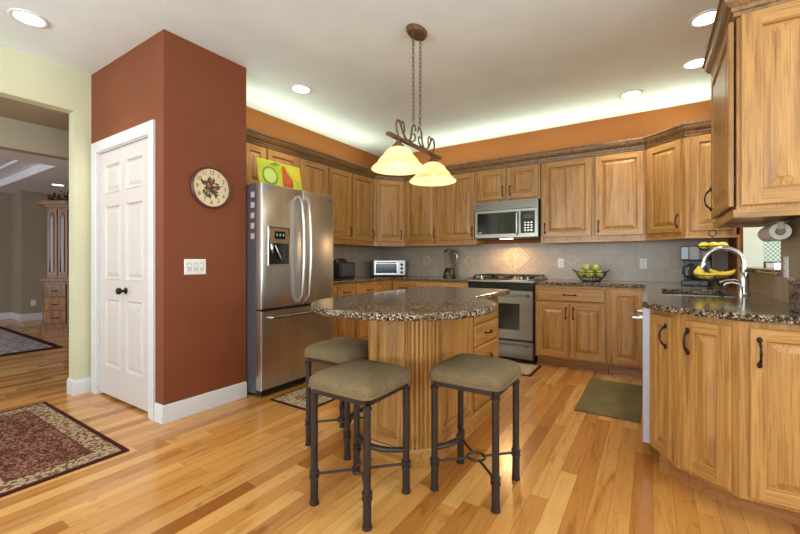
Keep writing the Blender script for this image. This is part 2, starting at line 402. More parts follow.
# pantry door and casing
def casing(name, x0, x1, z1, y, w=.085, t=.02):
    m = MB(); prof = [(0, 0), (0, -.010), (.012, -.014), (.02, -.012), (.06, -.018), (w - .012, -.02), (w, -.016), (w, 0)]
    pts = [((x0), 0), ((x0), z1), ((x1), z1), ((x1), 0)]; rings = []
    for i, (px, pz) in enumerate(pts):
        sx = -1 if i < 2 else 1; sz = 0 if i in (0, 3) else 1
        rings.append([(px + sx * o, y + d, pz + sz * o) for o, d in prof])
    k = len(prof); v = [p for r in rings for p in r]
    f = [(i * k + j, i * k + (j + 1) % k, (i + 1) * k + (j + 1) % k, (i + 1) * k + j) for i in range(3) for j in range(k)]
    f += [tuple(range(k)), tuple(range(3 * k, 4 * k))]
    return m.add(v, f).build(name, WHITE, smooth=25)
struct(casing('trim_door_casing', -3.96, -3.05, 2.045, 1.3745))
m = MB().box(-3.965, 1.376, 0, -3.953, 1.484, 2.045).box(-3.057, 1.376, 0, -3.045, 1.484, 2.045).box(-3.953, 1.376, 2.036, -3.057, 1.484, 2.045)
struct(m.build('trim_door_jamb', WHITE, smooth=0))
def six_panel(w, h):
    m = MB(); m.box(0, .012, 0, w, .036, h)
    xs = [0, .115, w / 2 - .05, w / 2 + .05, w - .115, w]; zs = [0, .235, .80, .955, 1.56, 1.665, 1.90, h]
    pan = {(1, 1), (3, 1), (1, 3), (3, 3), (1, 5), (3, 5)}
    for i in range(5):
        for j in range(7):
            x0, x1, z0, z1 = xs[i], xs[i + 1], zs[j], zs[j + 1]
            if (i, j) in pan:
                g = lambda a, y: (x0 + a, z0 + a, x1 - a, z1 - a, y)
                m.rings([g(0, 0), g(.004, -.005), g(.014, .0105), g(.026, .0105), g(.052, .001)])
            else: m.add([(x0, 0, z0), (x1, 0, z0), (x1, 0, z1), (x0, 0, z1)], [(0, 1, 2, 3)])
    m.add([(0, 0, 0), (w, 0, 0), (w, .012, 0), (0, .012, 0)], [(0, 1, 2, 3)]).add([(0, 0, h), (w, 0, h), (w, .012, h), (0, .012, h)], [(0, 1, 2, 3)])
    m.add([(0, 0, 0), (0, .012, 0), (0, .012, h), (0, 0, h)], [(0, 1, 2, 3)]).add([(w, 0, 0), (w, .012, 0), (w, .012, h), (w, 0, h)], [(0, 1, 2, 3)])
    return m
dr = struct(six_panel(.890, 2.01).build('door_1', DOORW, None, (-3.950, 1.388, .022), smooth=20))
k = MB().lathe([(.026, 0), (.026, -.006), (.011, -.01), (.010, -.03), (.024, -.04), (.028, -.052), (.022, -.064), (.0001, -.068)], (0, 0, 0), 16, 0, 'Y')
k.build('door_knob', BRONZE, dr, (.495, 0, .873))

# backsplash (kept 4 mm clear of counter tops)
struct(MB().box(-3.549, 4.953, .906, XR - .001, 4.9645, 1.349).build('trim_backsplash', TILE, smooth=0))
struct(MB().box(-3.5495, 2.915, .906, -3.538, 4.952, 1.349).build('trim_backsplash_left', tile_mat('taupe_tile_side', srgb(190, 176, 160), srgb(180, 165, 149), srgb(168, 156, 142), plane='YZ'), smooth=0))
m = MB(); m.box(XR - .012, 2.455, .906, XR - .0005, OY0, 1.349).box(XR - .012, OY0, .906, XR - .0005, 4.30, OZ0 - .001)
struct(m.build('trim_backsplash_right', TILE_R, smooth=0))
# raised diamond medallion and small diamond accents in the tile
def diamond(cx, czz, r, rw, y=4.9525):
    m = MB(); s_ = .7071
    def bar(u0, v0, u1, v1, d=.006):
        P = [(u0, v0), (u1, v0), (u1, v1), (u0, v1)]
        m.xz([(cx + (u - v) * s_, czz + (u + v) * s_) for u, v in P], y - d, y)
    bar(-r, -r, r, -r + rw); bar(-r, r - rw, r, r); bar(-r, -r + rw, -r + rw, r - rw); bar(r - rw, -r + rw, r, r - rw)
    return m, bar
bs = bpy.data.objects['trim_backsplash']
m, bar = diamond(-1.46, 1.165, .13, .012)
for a in (-.04, .04): bar(-.118, a - .004, .118, a + .004); bar(a - .004, -.118, a + .004, .118)
for i in range(3):
    for j in range(3):
        if (i + j) % 2 == 0: bar(-.10 + i * .08, -.10 + j * .08, -.06 + i * .08, -.06 + j * .08, .004)
m.build('diamond_medallion', TILE_LIGHT, bs, smooth=0)
for cx_ in (-2.75, -2.1, -.80):
    m, bar = diamond(cx_, 1.13, .05, .008); m.build('diamond_accent', TILE_LIGHT, bs, smooth=0)
m = MB().box(XR - .001, OY1 - .006, OZ0 + .034, XR + .121, OY1 - .0005, OZ1 - .001).box(XR - .001, OY0 + .0005, OZ0 + .034, XR + .121, OY0 + .006, OZ1 - .001)
struct(m.build('window_1_jamb', PALE, smooth=0))
# pass-through opening: granite ledge and oak casing strip
o = MB().box(XR - .03, OY0 + .007, OZ0 + .001, XR + .22, OY1 - .007, OZ0 + .033).build('window_1_ledge', GRANITE, bev=.006); struct(o)
struct(MB().box(XR - .02, 4.30, .908, XR - .001, 4.36, 1.349).build('trim_casing_strip', W_V, bev=.002))

# ------------------------------------------------------------------ cabinetry builders
def panel_door(w, h, t=.019, st=.056, bevel=.03, grain=0):
    m = MB(); f = -t
    m.rings([(0, 0, w, h, 0), (0, 0, w, h, f + .004)], [(0, 1)], cap=False)
    m.rings([(0, 0, w, h, f + .004), (.004, .004, w - .004, h - .004, f)], [(0, 1)], cap=False)
    e = .004
    def q(x0, z0, x1, z1, mi): m.add([(x0, f, z0), (x1, f, z0), (x1, f, z1), (x0, f, z1)], [(0, 1, 2, 3)], mi)
    q(e, e, st, h - e, 0); q(w - st, e, w - e, h - e, 0); q(st, e, w - st, st, 1); q(st, h - st, w - st, h - e, 1)
    g = lambda a, y: (st + a, st + a, w - st - a, h - st - a, y)
    bv = min(bevel, (w - 2 * st) * .28)
    m.rings([g(0, f), g(.003, f + .002), g(.007, f + .014), g(.013, f + .014), g(.013 + bv, f + .003), g(.014 + bv, f + .0015)], [(0, 1), (0, 1), (0, 1), (0, 0), (0, 0), 0])
    m.add([(0, 0, 0), (w, 0, 0), (w, 0, h), (0, 0, h)], [(0, 1, 2, 3)])
    return m
def slab_front(w, h, t=.019):
    m = MB(); f = -t
    m.rings([(0, 0, w, h, 0), (0, 0, w, h, f + .007), (.004, .004, w - .004, h - .004, f + .004), (.012, .012, w - .012, h - .012, f)], [1, 1, 1, 1])
    m.add([(0, 0, 0), (w, 0, 0), (w, 0, h), (0, 0, h)], [(0, 1, 2, 3)])
    return m
def pull_mesh(L=.105, horiz=False):
    m = MB(); n = 11; pts = []; rr = []
    for i in range(n):
        u = -1 + 2 * i / (n - 1); a = u * L / 2; d = -.004 - .027 * (1 - abs(u) ** 2.6)
        pts.append((a, d, 0) if horiz else (0, d, a)); rr.append(.0048 + .0022 * math.cos(u * math.pi * 3) * .5)
    m.tube(pts, rr, 8)
    for s in (-1, 1):
        c = (s * L / 2, 0, 0) if horiz else (0, 0, s * L / 2)
        m.ell((c[0], -.004, c[2]), .014 if horiz else .0095, .006, .0095 if horiz else .014)
    return m
def add_door(parent, x, z, w, h, handle=None, y=0.0, rz=0, st=.056, name='door', loc=None, pull=True):
    d = panel_door(w, h, st=st).build(name, [W_V, W_X], parent, loc or (x, y - .001, z), (0, 0, R(rz)), smooth=20)
    if handle:                    # e.g. 'rb': right side, bottom
        hx = w - .03 if handle[0] == 'r' else .03
        hz = .10 if handle[1] == 'b' else h - .10
        pull_mesh().build('handle', BRONZE, d, (hx, -.019, hz))
    return d
def add_drawer(parent, x, z, w, h, y=0.0, loc=None, rz=0, handle=True):
    d = slab_front(w, h).build('drawer', [W_V, W_X], parent, loc or (x, y - .001, z), (0, 0, R(rz)), smooth=20)
    if handle: pull_mesh(.11, True).build('handle', BRONZE, d, (w / 2, -.019, h / 2))
    return d
def base_cabinet(label, loc, rz, w, d, fronts, group='base cabinets', H=.868, hollow=False):
    r = thing('base_cabinet', label, 'cabinet', loc, rz, group)
    cm = MB()
    if hollow: cm.box(0, 0, .1, w, .02, H).box(0, .02, .1, .018, d, H).box(w - .018, .02, .1, w, d, H).box(.018, d - .01, .1, w - .018, d, H).box(.018, .02, .1, w - .018, d - .01, .12)
    else: cm.box(0, 0, .1, w, d, H)
    cm.build('carcass', W_V, r, smooth=0)
    MB().box(0.002, .075, 0, w - .002, d - .01, .0995).build('toe_kick', W_TOE, r, smooth=0)
    for f in fronts:
        if f[0] == 'door': add_door(r, *f[1:])
        else: add_drawer(r, *f[1:])
    return r
def wall_cabinet(label, loc, rz, w, z0, z1, d, fronts, group='wall cabinets', rail=True):
    r = thing('wall_cabinet', label, 'cabinet', (loc[0], loc[1], z0), rz, group)
    MB().box(0, 0, 0, w, d, z1 - z0).build('carcass', W_V, r, smooth=0)
    if rail: MB().box(.001, -.012, -.022, w - .001, .012, -.0005).build('light_rail', W_X, r, bev=.003)
    for x, z, dw, dh, h in fronts: add_door(r, x, z - z0, dw, dh, h)
    return r

Z0U, Z1U = 1.352, 2.285
XU, YU = -3.22, 4.635
DZ, DH = 1.395, .845       # wall-cabinet door bottom and height
# left wall: over the fridge, then two tall ones (face +X, local x -> +Y)
wall_cabinet('short oak wall cabinet directly above the stainless refrigerator', (XU, 2.034), 90, .911, 1.815, Z1U, .328,
    [(.010, 1.84, .21, .40, None), (.231, 1.84, .235, .40, None), (.491, 1.84, .40, .40, None)], rail=False)
wall_cabinet('oak wall cabinet with a pair of tall doors, first one past the refrigerator', (XU, 2.948), 90, .872, Z0U, Z1U, .328,
    [(.022, DZ, .405, DH, 'rb'), (.447, DZ, .405, DH, 'rb')])
wall_cabinet('narrow single-door oak wall cabinet beside the left diagonal corner cabinet', (XU, 3.823), 90, .476, Z0U, Z1U, .328,
    [(.022, DZ, .43, DH, 'rb')])
def poly_cabinet(label, poly, z0, z1, door_a, door_b, handle, rail_path):
    r = thing('corner_wall_cabinet', label, 'cabinet', (poly[0][0], poly[0][1], z0), 0, 'wall cabinets')
    bx, by = poly[0]
    P = [(x - bx, y - by) for x, y in poly]
    MB().prism(P, 0, z1 - z0).build('carcass', W_V, r, smooth=0)
    sweep([(x - bx, y - by) for x, y in rail_path], [(.012, -.022), (.012, -.0005), (-.012, -.0005), (-.012, -.022)]).build('light_rail', W_X, r, smooth=0)
    for (a, b, h) in zip(door_a, door_b, handle):
        v = Vector((b[0] - a[0], b[1] - a[1])); L = v.length; ang = math.degrees(math.atan2(v.y, v.x)); u = v.normalized(); n = Vector((u.y, -u.x))
        add_door(r, 0, 0, L, DH, h, loc=(a[0] - bx + n.x * .001, a[1] - by + n.y * .001, DZ - z0), rz=ang)
    return r
def along(a, b, i, j):
    v = Vector((b[0] - a[0], b[1] - a[1])).normalized(); L = (Vector(b) - Vector(a)).length
    return (a[0] + v.x * i, a[1] + v.y * i), (a[0] + v.x * (L - j), a[1] + v.y * (L - j))
cA, cB = (-3.22, 4.302), (-2.932, 4.635)
a, b = along(cA, cB, .03, .03)
poly_cabinet('diagonal oak corner wall cabinet above the toaster oven', [cA, cB, (-2.932, 4.963), (-3.548, 4.963), (-3.548, 4.302)], Z0U, Z1U, [a], [b], ['rb'], [cA, cB])
wall_cabinet('oak wall cabinet with two tall doors left of the microwave, above the blender', (-2.930, YU), 0, 1.066, Z0U, Z1U, .328,
    [(.018, DZ, .495, DH, 'rb'), (.565, DZ, .482, DH, 'rb')])
wall_cabinet('short two-door oak wall cabinet sitting right on top of the microwave', (-1.862, YU), 0, .776, 1.842, Z1U, .328,
    [(.022, 1.868, .35, .372, 'rb'), (.400, 1.868, .352, .372, 'lb')], rail=False)
wall_cabinet('wide two-door oak wall cabinet right of the microwave, above the green fruit', (-1.080, YU), 0, 1.018, Z0U, Z1U, .328,
    [(.018, DZ, .510, DH, 'lb'), (.564, DZ, .436, DH, 'lb')])
dA, dB, dC = (-.060, 4.635), (.250, 4.36), (.60, 4.36)
a, b = along(dA, dB, .03, .035); a2, b2 = along(dB, dC, .035, .03)
poly_cabinet('oak corner wall cabinet with a diagonal door above the coffee maker', [dA, dB, dC, (.60, 4.963), (-.060, 4.963)], Z0U, Z1U, [a, a2], [b, b2], ['rb', None], [dA, dB, dC])
# near right cabinet beside the pass-through
XN, YN, YNb = .325, 2.36, 3.06
r = thing('wall_cabinet', 'near oak wall cabinet at upper right, paper towels hanging under it', 'cabinet', (XN, YN, 1.352), 0, 'wall cabinets')
MB().box(0, 0, 0, XR - .002 - XN, YNb - YN, Z1U - 1.352).build('carcass', W_V, r, smooth=0)
panel_door(.285, DH + .03, st=.07, bevel=.035).build('end_panel', [W_V, W_X], r, (.012, -.001, .03), smooth=20)
sweep([(XR - .002 - XN, YNb - YN), (0, YNb - YN), (0, 0), (XR - .002 - XN, 0)], [(.014, -.024), (.014, .012), (.0005, .012), (.0005, 0), (-.012, -.0005), (-.012, -.024)]).build('light_rail', W_X, r, smooth=0)
d = panel_door(YNb - YN - .03, DH + .02).build('door', [W_V, W_X], r, (-.008, YNb - YN - .012, .032), (0, 0, R(-90)), smooth=20)
pull_mesh(.12).build('handle', BRONZE, d, (.03, -.019, .12))
for hz in (.10, .76): MB().box(YNb - YN - .042, .0005, hz, YNb - YN - .026, .0072, hz + .035).build('hinge', BRONZE, d)

CP = [(0.0005, 2.252), (.012, 2.255), (.014, 2.272), (.022, 2.276), (.024, 2.292), (.036, 2.300), (.050, 2.325), (.054, 2.345), (.062, 2.348), (.062, 2.366), (.0005, 2.366)]
struct(sweep([(XU - .0, 2.034), (XU, 4.302), (-2.932, 4.635), (-.060, 4.635), (.250, 4.36), (.60, 4.36)], CP).build('trim_crown', W_CROWN, smooth=30))
struct(sweep([(XR - .004, YNb), (XN, YNb), (XN, YN), (XR - .004, YN)], CP).build('trim_crown_near', W_CROWN, smooth=30))

# base cabinets
XB, YB = -2.945, 4.355
dwz, dwh = .70, .145
base_cabinet('oak base cabinet with two drawers, just past the refrigerator', (XB, 2.915), 90, .645, .60,
    [('drawer', .015, dwz, .30, dwh), ('drawer', .33, dwz, .30, dwh), ('door', .015, .12, .30, .565, 'rt'), ('door', .33, .12, .30, .565, 'lt')])
base_cabinet('oak base cabinet on the left wall next to the corner, behind the island', (XB, 3.562), 90, .79, .60,
    [('drawer', .015, dwz, .50, dwh), ('door', .015, .12, .50, .565, 'rt')])
base_cabinet('oak base cabinet left of the range, mostly hidden by the island', (-2.943, YB), 0, 1.088, .607,
    [('drawer', .03, dwz, .30, dwh), ('drawer', .36, dwz, .70, dwh), ('door', .03, .12, .30, .565, 'rt'), ('door', .36, .12, .34, .565, 'rt'), ('door', .72, .12, .34, .565, 'lt')])
base_cabinet('oak base cabinet with one wide drawer over two doors, right of the range', (-1.072, YB), 0, .695, .607,
    [('drawer', .018, .705, .66, .14), ('door', .018, .12, .325, .565, 'rt'), ('door', .353, .12, .325, .565, 'lt')])
base_cabinet('narrow oak base cabinet with one full-height door beside the dishwasher corner', (-.375, YB), 0, .35, .607,
    [('door', .022, .12, .29, .725, None)])
base_cabinet('oak sink base cabinet past the dishwasher, facing the kitchen', (-.010, 4.352), -90, 1.295, .60,
    [('door', .60, .12, .26, .70, 'rt'), ('door', .875, .12, .26, .70, 'lt')], hollow=True)
# angled peninsula end
pA, pB, pC = (-.010, 2.585), (.104, 2.372), (.315, 2.222)
pD = (1.25, 2.222)
r = thing('peninsula_cabinet', 'near oak base cabinet with angled end doors under the granite peninsula', 'cabinet', (0, 0, 0))
MB().prism([pA, pB, pC, pD, (pD[0], 2.446), (XR - .03, 2.446), (XR - .03, 2.585)], .1, .868).build('carcass', W_V, r, smooth=0)
MB().prism([(.03, 2.57), (.03, 2.515), (.165, 2.405), (.335, 2.318), (1.25, 2.318), (1.25, 2.44), (XR - .05, 2.44), (XR - .05, 2.57)], 0, .0995).build('toe_kick', W_TOE, r, smooth=0)
for (a_, b_), h in ((along(pA, pB, .025, .035), 'rt'), (along(pB, pC, .03, .025), 'lt'), (((.347, 2.222), (.86, 2.222)), 'lt')):
    v = Vector((b_[0] - a_[0], b_[1] - a_[1])); ang = math.degrees(math.atan2(v.y, v.x)); u = v.normalized()
    add_door(r, 0, 0, v.length, .725, h, loc=(a_[0] + u.y * .001, a_[1] - u.x * .001, .118), rz=ang, st=.05)

# ------------------------------------------------------------------ countertops
CT0, CT1 = .873, .905
def arc(cx, cy, r, a0, a1, n): return [(cx + r * math.cos(R(a0 + (a1 - a0) * i / n)), cy + r * math.sin(R(a0 + (a1 - a0) * i / n))) for i in range(n + 1)]
YCF = YB - .03
o = MB().prism([(-3.537, 2.915), (XB + .03, 2.915), (XB + .03, YCF), (-1.852, YCF), (-1.852, 4.951), (-3.537, 4.951)], CT0, CT1).build('countertop', GRANITE, bev=.010, seg=3)
tag(o, 'L-shaped brown granite countertop in the left corner holding the toaster oven', 'countertop')
# right countertop with a rectangular sink cut-out
SX0, SX1, SY0, SY1 = .055, .425, 3.09, 3.78
XP = -.052
front = [(XP, 2.545), (-.028, 2.49), (.02, 2.41), (.088, 2.325), (.18, 2.258), (.30, 2.205), (.40, 2.192), (1.25, 2.192)]
m = MB()
m.prism([(-1.076, YCF), (XP, YCF), (XP, SY1), (XR - .0135, SY1), (XR - .0135, 4.951), (-1.076, 4.951)], CT0, CT1)
# the piece around and in front of the sink: top with hole, so built as closed ring
outer = front + [(1.25, 2.447), (XR - .0135, 2.447), (XR - .0135, SY1), (SX1, SY1), (SX1, SY0), (SX0, SY0), (SX0, SY1), (XP, SY1)]
m.prism(outer, CT0, CT1)
o = m.build('countertop', GRANITE)
tag(o, 'brown granite countertop on the right with the sink cut into it', 'countertop')
# raised granite bar end
o = MB().box(.517, 2.24, .906, .90, 2.446, 1.022).build('raised_ledge', GRANITE, bev=.004); tag(o, 'raised granite-faced ledge at the right end of the counter', 'ledge')
MB().box(.510, 2.232, 1.0225, .91, 2.446, 1.055).build('cap', GRANITE, o, bev=.010)

# sink and faucet
r = thing('sink', 'undermount stainless sink in the right granite countertop', 'sink', ((SX0 + SX1) / 2, (SY0 + SY1) / 2, .70))
w_, h_ = (SX1 - SX0) / 2, (SY1 - SY0) / 2
m = MB(); e = .003
m.box(-w_ - .02, -h_ - .02, .1645, -w_ + .004, h_ + .02, .168).box(w_ - .004, -h_ - .02, .1645, w_ + .02, h_ + .02, .168).box(-w_, -h_ - .02, .1645, w_, -h_ + .004, .168).box(-w_, h_ - .004, .1645, w_, h_ + .02, .168)
m.box(-w_ + .001, -h_ + .001, 0, -w_ + .004, h_ - .001, .168).box(w_ - .004, -h_ + .001, 0, w_ - .001, h_ - .001, .168).box(-w_, -h_ + .001, 0, w_, -h_ + .004, .168).box(-w_, h_ - .004, 0, w_, h_ - .001, .168)
m.box(-w_ + .002, -h_ + .002, 0, w_ - .002, h_ - .002, .004)
m.build('bowl', SATIN, r, smooth=0)
MB().lathe([(.04, .004), (.04, .007), (.02, .006), (.0001, .005)], (0, 0, 0), 18).build('drain', CHROME, r)

r = thing('faucet', 'tall gooseneck satin faucet arching over the sink', 'faucet', (.505, 3.41, .905))
MB().lathe([(.036, 0), (.036, .008), (.030, .014), (.028, .05), (.029, .10), (.025, .135), (.017, .15)], (0, 0, 0), 20).build('body', SATIN, r)
pts = [(0, 0, .14), (0, 0, .20)] + [(-.105 + .105 * math.cos(R(a)), 0, .205 + .105 * math.sin(R(a))) for a in range(8, 176, 12)] + [(-.212, 0, .21)]
MB().tube(pts, .0145, 12).build('spout', SATIN, r)
MB().tube([(-.212, 0, .212), (-.215, 0, .195), (-.217, 0, .175)], [.014, .016, .015], 12).build('spray_head', CHROME, r)
MB().tube([(-.012, -.015, .075), (-.05, -.03, .095), (-.10, -.045, .092), (-.13, -.05, .075)], [.009, .009, .008, .006], 10).build('lever', SATIN, r)
r = thing('soap_dispenser', 'small curved satin soap spout beside the faucet', 'soap dispenser', (.47, 3.26, .905))
MB().lathe([(.018, 0), (.018, .006), (.012, .012), (.011, .055), (.008, .06)], (0, 0, 0), 16).build('base', SATIN, r)
MB().tube([(0, 0, .055), (-.01, 0, .075), (-.04, 0, .085), (-.07, 0, .080), (-.085, 0, .065)], .007, 10).build('spout', SATIN, r)

# ------------------------------------------------------------------ refrigerator (faces +X: local x -> +Y, front -y -> +X)
FR = thing('refrigerator', 'stainless french-door refrigerator with ice dispenser beside the red closet', 'refrigerator', (-2.662, 2.037, 0), 90)
FR.scale = (1.022, 1.0, 1.010)
FW = .837
MB().box(.004, .075, .03, FW - .004, .86, 1.735).build('body', DGREY, FR, bev=.006)
MB().box(.02, .03, .015, FW - .02, .80, .064).build('base_grille', BLACK, FR)
for x in (.05, FW - .05): MB().lathe([(.03, 0), (.03, .03)], (x, .10, 0), 12).build('foot', DGREY, FR)
def fdoor(name, x0, x1, z0, z1, hole=None):
    m = MB(); c = .014
    rg = [(x0, z0, x1, z1, .07), (x0, z0, x1, z1, .012), (x0 + .004, z0 + .002, x1 - .004, z1 - .002, .004), (x0 + c, z0 + .005, x1 - c, z1 - .005, 0)]
    if hole:
        hx0, hz0, hx1, hz1 = hole
        rg += [(hx0, hz0, hx1, hz1, 0), (hx0, hz0, hx1, hz1, .055)]
    m.rings(rg)
    return m.build(name, STEEL, FR, smooth=40)
D1 = fdoor('door', 0, .428, .725, 1.752, (.066, 1.085, .276, 1.395))
D2 = fdoor('door', .436, FW, .725, 1.752)
D3 = fdoor('freezer_drawer', 0, FW, .068, .710)
for x, D in ((.392, D1), (.472, D2)):
    pts = [(x, 0, .76), (x, -.035, .80)] + [(x, -.045 - .022 * math.sin(math.pi * i / 10), .82 + .80 * i / 10) for i in range(11)] + [(x, -.035, 1.65), (x, 0, 1.69)]
    MB().tube(pts, .0135, 10).build('handle', STEEL, D)
pts = [(.05, 0, .655), (.07, -.04, .655)] + [(.07 + (FW - .14) * i / 8, -.048 - .012 * math.sin(math.pi * i / 8), .655) for i in range(9)] + [(FW - .07, -.04, .655), (FW - .05, 0, .655)]
MB().tube(pts, .0135, 10).build('handle', STEEL_H, D3)
m = MB(); m.rings([(.058, 1.077, .284, 1.403, 0), (.058, 1.077, .284, 1.403, -.006), (.062, 1.081, .280, 1.399, -.008), (.068, 1.088, .274, 1.394, -.006), (.068, 1.088, .274, 1.394, .05)], cap=False)
dp = m.build('dispenser_frame', SATIN, D1, smooth=30)
MB().box(.07, -.004, 1.262, .272, .05, 1.392).build('control_panel', SATIN, dp, bev=.003)
MB().box(.125, -.0055, 1.30, .235, -.0042, 1.365).build('display', BLACKGLOSS, dp)
for x in (.142, .175, .208): MB().box(x, -.0062, 1.325, x + .012, -.0056, 1.345).build('digit', DISPLAY, dp)
MB().box(.069, .0452, 1.0885, .273, .0545, 1.2615).build('cavity', BLACK, dp)
MB().tube([(.155, .038, 1.25), (.165, .02, 1.20), (.20, .012, 1.13)], [.014, .02, .017], 8, flat=.4).build('paddle', SATIN, dp)
MB().tube([(.115, .03, 1.262), (.115, .02, 1.22), (.125, .02, 1.18)], [.018, .016, .012], 10).build('spout', CHROME, dp)
MB().box(FW - .075, -.0012, 1.70, FW - .035, -.0002, 1.707).build('badge', DGREY, D2)
for x in (.03, FW - .11): MB().box(x, .08, 1.7355, x + .08, .2, 1.76).build('hinge_cap', DGREY, FR, bev=.006)
# photo-strip magnets on the side facing the closet end
PHO = plain('photo_print', srgb(196, 182, 184), .4, var=.25, vs=90); MAGR = plain('red_magnet_frame', srgb(120, 50, 60), .4)
for i, (zz, tone) in enumerate(((1.66, 'topmost of the column'), (1.575, 'second from the top'), (1.49, 'middle one with a red rim'), (1.405, 'second from the bottom'), (1.32, 'lowest of the column'))):
    r = thing('photo_magnet', f'small square photo magnet on the refrigerator side, {tone}', 'magnet', (-2.775, 2.0405, zz * 1.01), 0, 'photo magnets on the refrigerator side')
    MB().box(-.028, -.004, -.028, .028, 0, .028).build('frame', MAGR if i >= 2 else DGREY, r)
    MB().box(-.023, -.0055, -.023, .023, -.0041, .023).build('photo', PHO, r)

# fruit picture leaning on top of the refrigerator
FPIC = thing('fruit_picture', 'bright green picture of a pear and lime leaning above the refrigerator', 'picture', (-2.80, 2.13, 1.778), 90)
FPIC.rotation_euler = (R(-10), 0, R(90))
g1 = plain('picture_yellow_green', srgb(196, 204, 60), .35, var=.15, vs=9); g2 = plain('lime_green', srgb(124, 160, 44), .4); g3 = plain('pear_red', srgb(196, 92, 44), .35, var=.3, vs=14); g4 = plain('lime_flesh', srgb(206, 222, 120), .4); g5 = plain('lemon_yellow', srgb(230, 200, 50), .4)
W2, H2 = .475, .245
MB().box(0, 0, 0, W2, .012, H2).build('panel', g1, FPIC, bev=.002)
m = MB(); m.lathe([(.085, 0), (.085, -.003)], (.115, -.0002, .10), 24, 0, 'Y'); m.build('painted_lime', g2, FPIC)
m = MB(); m.lathe([(.066, 0), (.066, -.0045)], (.115, -.0002, .10), 24, 0, 'Y'); m.build('painted_slice', g4, FPIC)
pear = [(.245, .075), (.250, .040), (.275, .015), (.310, .006), (.345, .015), (.370, .042), (.374, .078), (.358, .112), (.332, .138), (.312, .165), (.300, .195), (.288, .214), (.268, .218), (.254, .204), (.254, .175), (.258, .145), (.252, .110)]
MB().xz(pear, -.004, -.0002).build('painted_pear', g3, FPIC, smooth=0)
MB().xz([(.12, .205), (.18, .235), (.25, .225), (.19, .205)], -.003, -.0002).build('painted_leaf', g2, FPIC, smooth=0)
MB().xz([(0.425 + .04 * math.cos(R(a)), .16 + .06 * math.sin(R(a))) for a in range(0, 360, 20)], -.003, -.0002).build('painted_lemon', g5, FPIC, smooth=0)

# ------------------------------------------------------------------ range
RG = thing('range', 'stainless slide-in gas range between the base cabinets', 'range', (-1.845, 4.36, 0), 0)
RW = .765
MB().box(.002, 0, .03, RW - .002, .585, .895).build('body', BLACK, RG)
for x in (.05, RW - .05): 
    for y in (.05, .53): MB().lathe([(.02, 0), (.02, .03)], (x, y, 0), 10).build('foot', BLACK, RG)
m = MB(); m.rings([(.006, .255, RW - .006, .80, 0), (.006, .255, RW - .006, .80, -.045), (.012, .261, RW - .012, .794, -.05), (.15, .36, RW - .15, .655, -.05), (.152, .362, RW - .152, .653, -.047)], cap=False)
od = m.build('oven_door', STEEL_H, RG, smooth=30)
m = MB(); m.box(.14, -.046, .35, RW - .14, -.02, .665); m.build('oven_window', BLACKGLOSS, od)
pts = [(.05, -.05, .745), (.06, -.09, .745), (RW - .06, -.09, .745), (RW - .05, -.05, .745)]
MB().tube(pts, .012, 10).build('handle', STEEL_H, od)
dd = MB().rings([(.006, .045, RW - .006, .235, 0), (.006, .045, RW - .006, .235, -.04), (.012, .051, RW - .012, .229, -.045)]).build('storage_drawer', STEEL_H, RG, smooth=30)
MB().tube([(.06, -.045, .19), (.07, -.075, .19), (RW - .07, -.075, .19), (RW - .06, -.045, .19)], .010, 10).build('handle', STEEL_H, dd)
MB().box(.004, -.03, .806, RW - .004, .0, .885).build('vent_strip', BLACKGLOSS, RG, bev=.004)
m = MB(); v = [(-.004, -.045, .886), (RW + .004, -.045, .886), (RW + .004, -.045, .908), (-.004, -.045, .908), (-.004, .07, .926), (RW + .004, .07, .926), (RW + .004, .07, .886), (-.004, .07, .886)]
m.add(v, [(0, 1, 2, 3), (3, 2, 5, 4), (4, 5, 6, 7), (0, 7, 6, 1), (0, 3, 4, 7), (1, 6, 5, 2)])
cp = m.build('control_panel', STEEL_H, RG, smooth=0, bev=.004)
for x in (.07, .15, RW - .22, RW - .15, RW - .08):
    k = MB().lathe([(.022, 0), (.022, .006), (.018, .010), (.016, .028), (.012, .032), (.0001, .032)], (0, 0, 0), 16)
    k.build('knob', BRONZE if x < .1 else SATIN, cp, (x, .012, .917), (R(8), 0, 0))
MB().box(.24, .002, .9175, .50, .05, .924).build('display', BLACKGLOSS, cp)
MB().box(-.006, .07, .8955, RW + .006, .588, .922).build('cooktop', BLACKGLOSS, RG, bev=.004)
for bx, by in ((.16, .18), (.16, .44), (RW / 2, .31), (RW - .16, .18), (RW - .16, .44)):
    MB().lathe([(.045, .922), (.045, .932), (.03, .934), (.03, .94), (.0001, .941)], (bx, by, 0), 18).build('burner', BLACK, RG)
for gx in (.03, .275, .52):
    m = MB(); x1 = gx + .215
    for x in (gx, gx + .1, x1 - .008): m.box(x, .09, .948, x + .012, .57, .962)
    for y in (.09, .2, .33, .45, .558): m.box(gx, y, .948, x1 + .004, y + .012, .962)
    for x in (gx, x1 - .008):
        for y in (.09, .558): m.box(x, y, .9225, x + .012, y + .012, .948)
    m.build('grate', BLACK, RG)

# ------------------------------------------------------------------ microwave
MW = thing('microwave', 'stainless over-the-range microwave with its lamp on', 'microwave', (-1.855, 4.575, 1.398), 0)
MWW, MWH = .762, .438
MB().box(0, .02, 0, MWW, .376, MWH).build('body', BLACK, MW)
m = MB().rings([(0, .005, MWW, MWH - .095, .02), (0, .005, MWW, MWH - .095, -.012), (.006, .010, MWW - .006, MWH - .10, -.018), (.035, .052, .545, MWH - .130, -.018), (.037, .054, .543, MWH - .132, -.014)], cap=False)
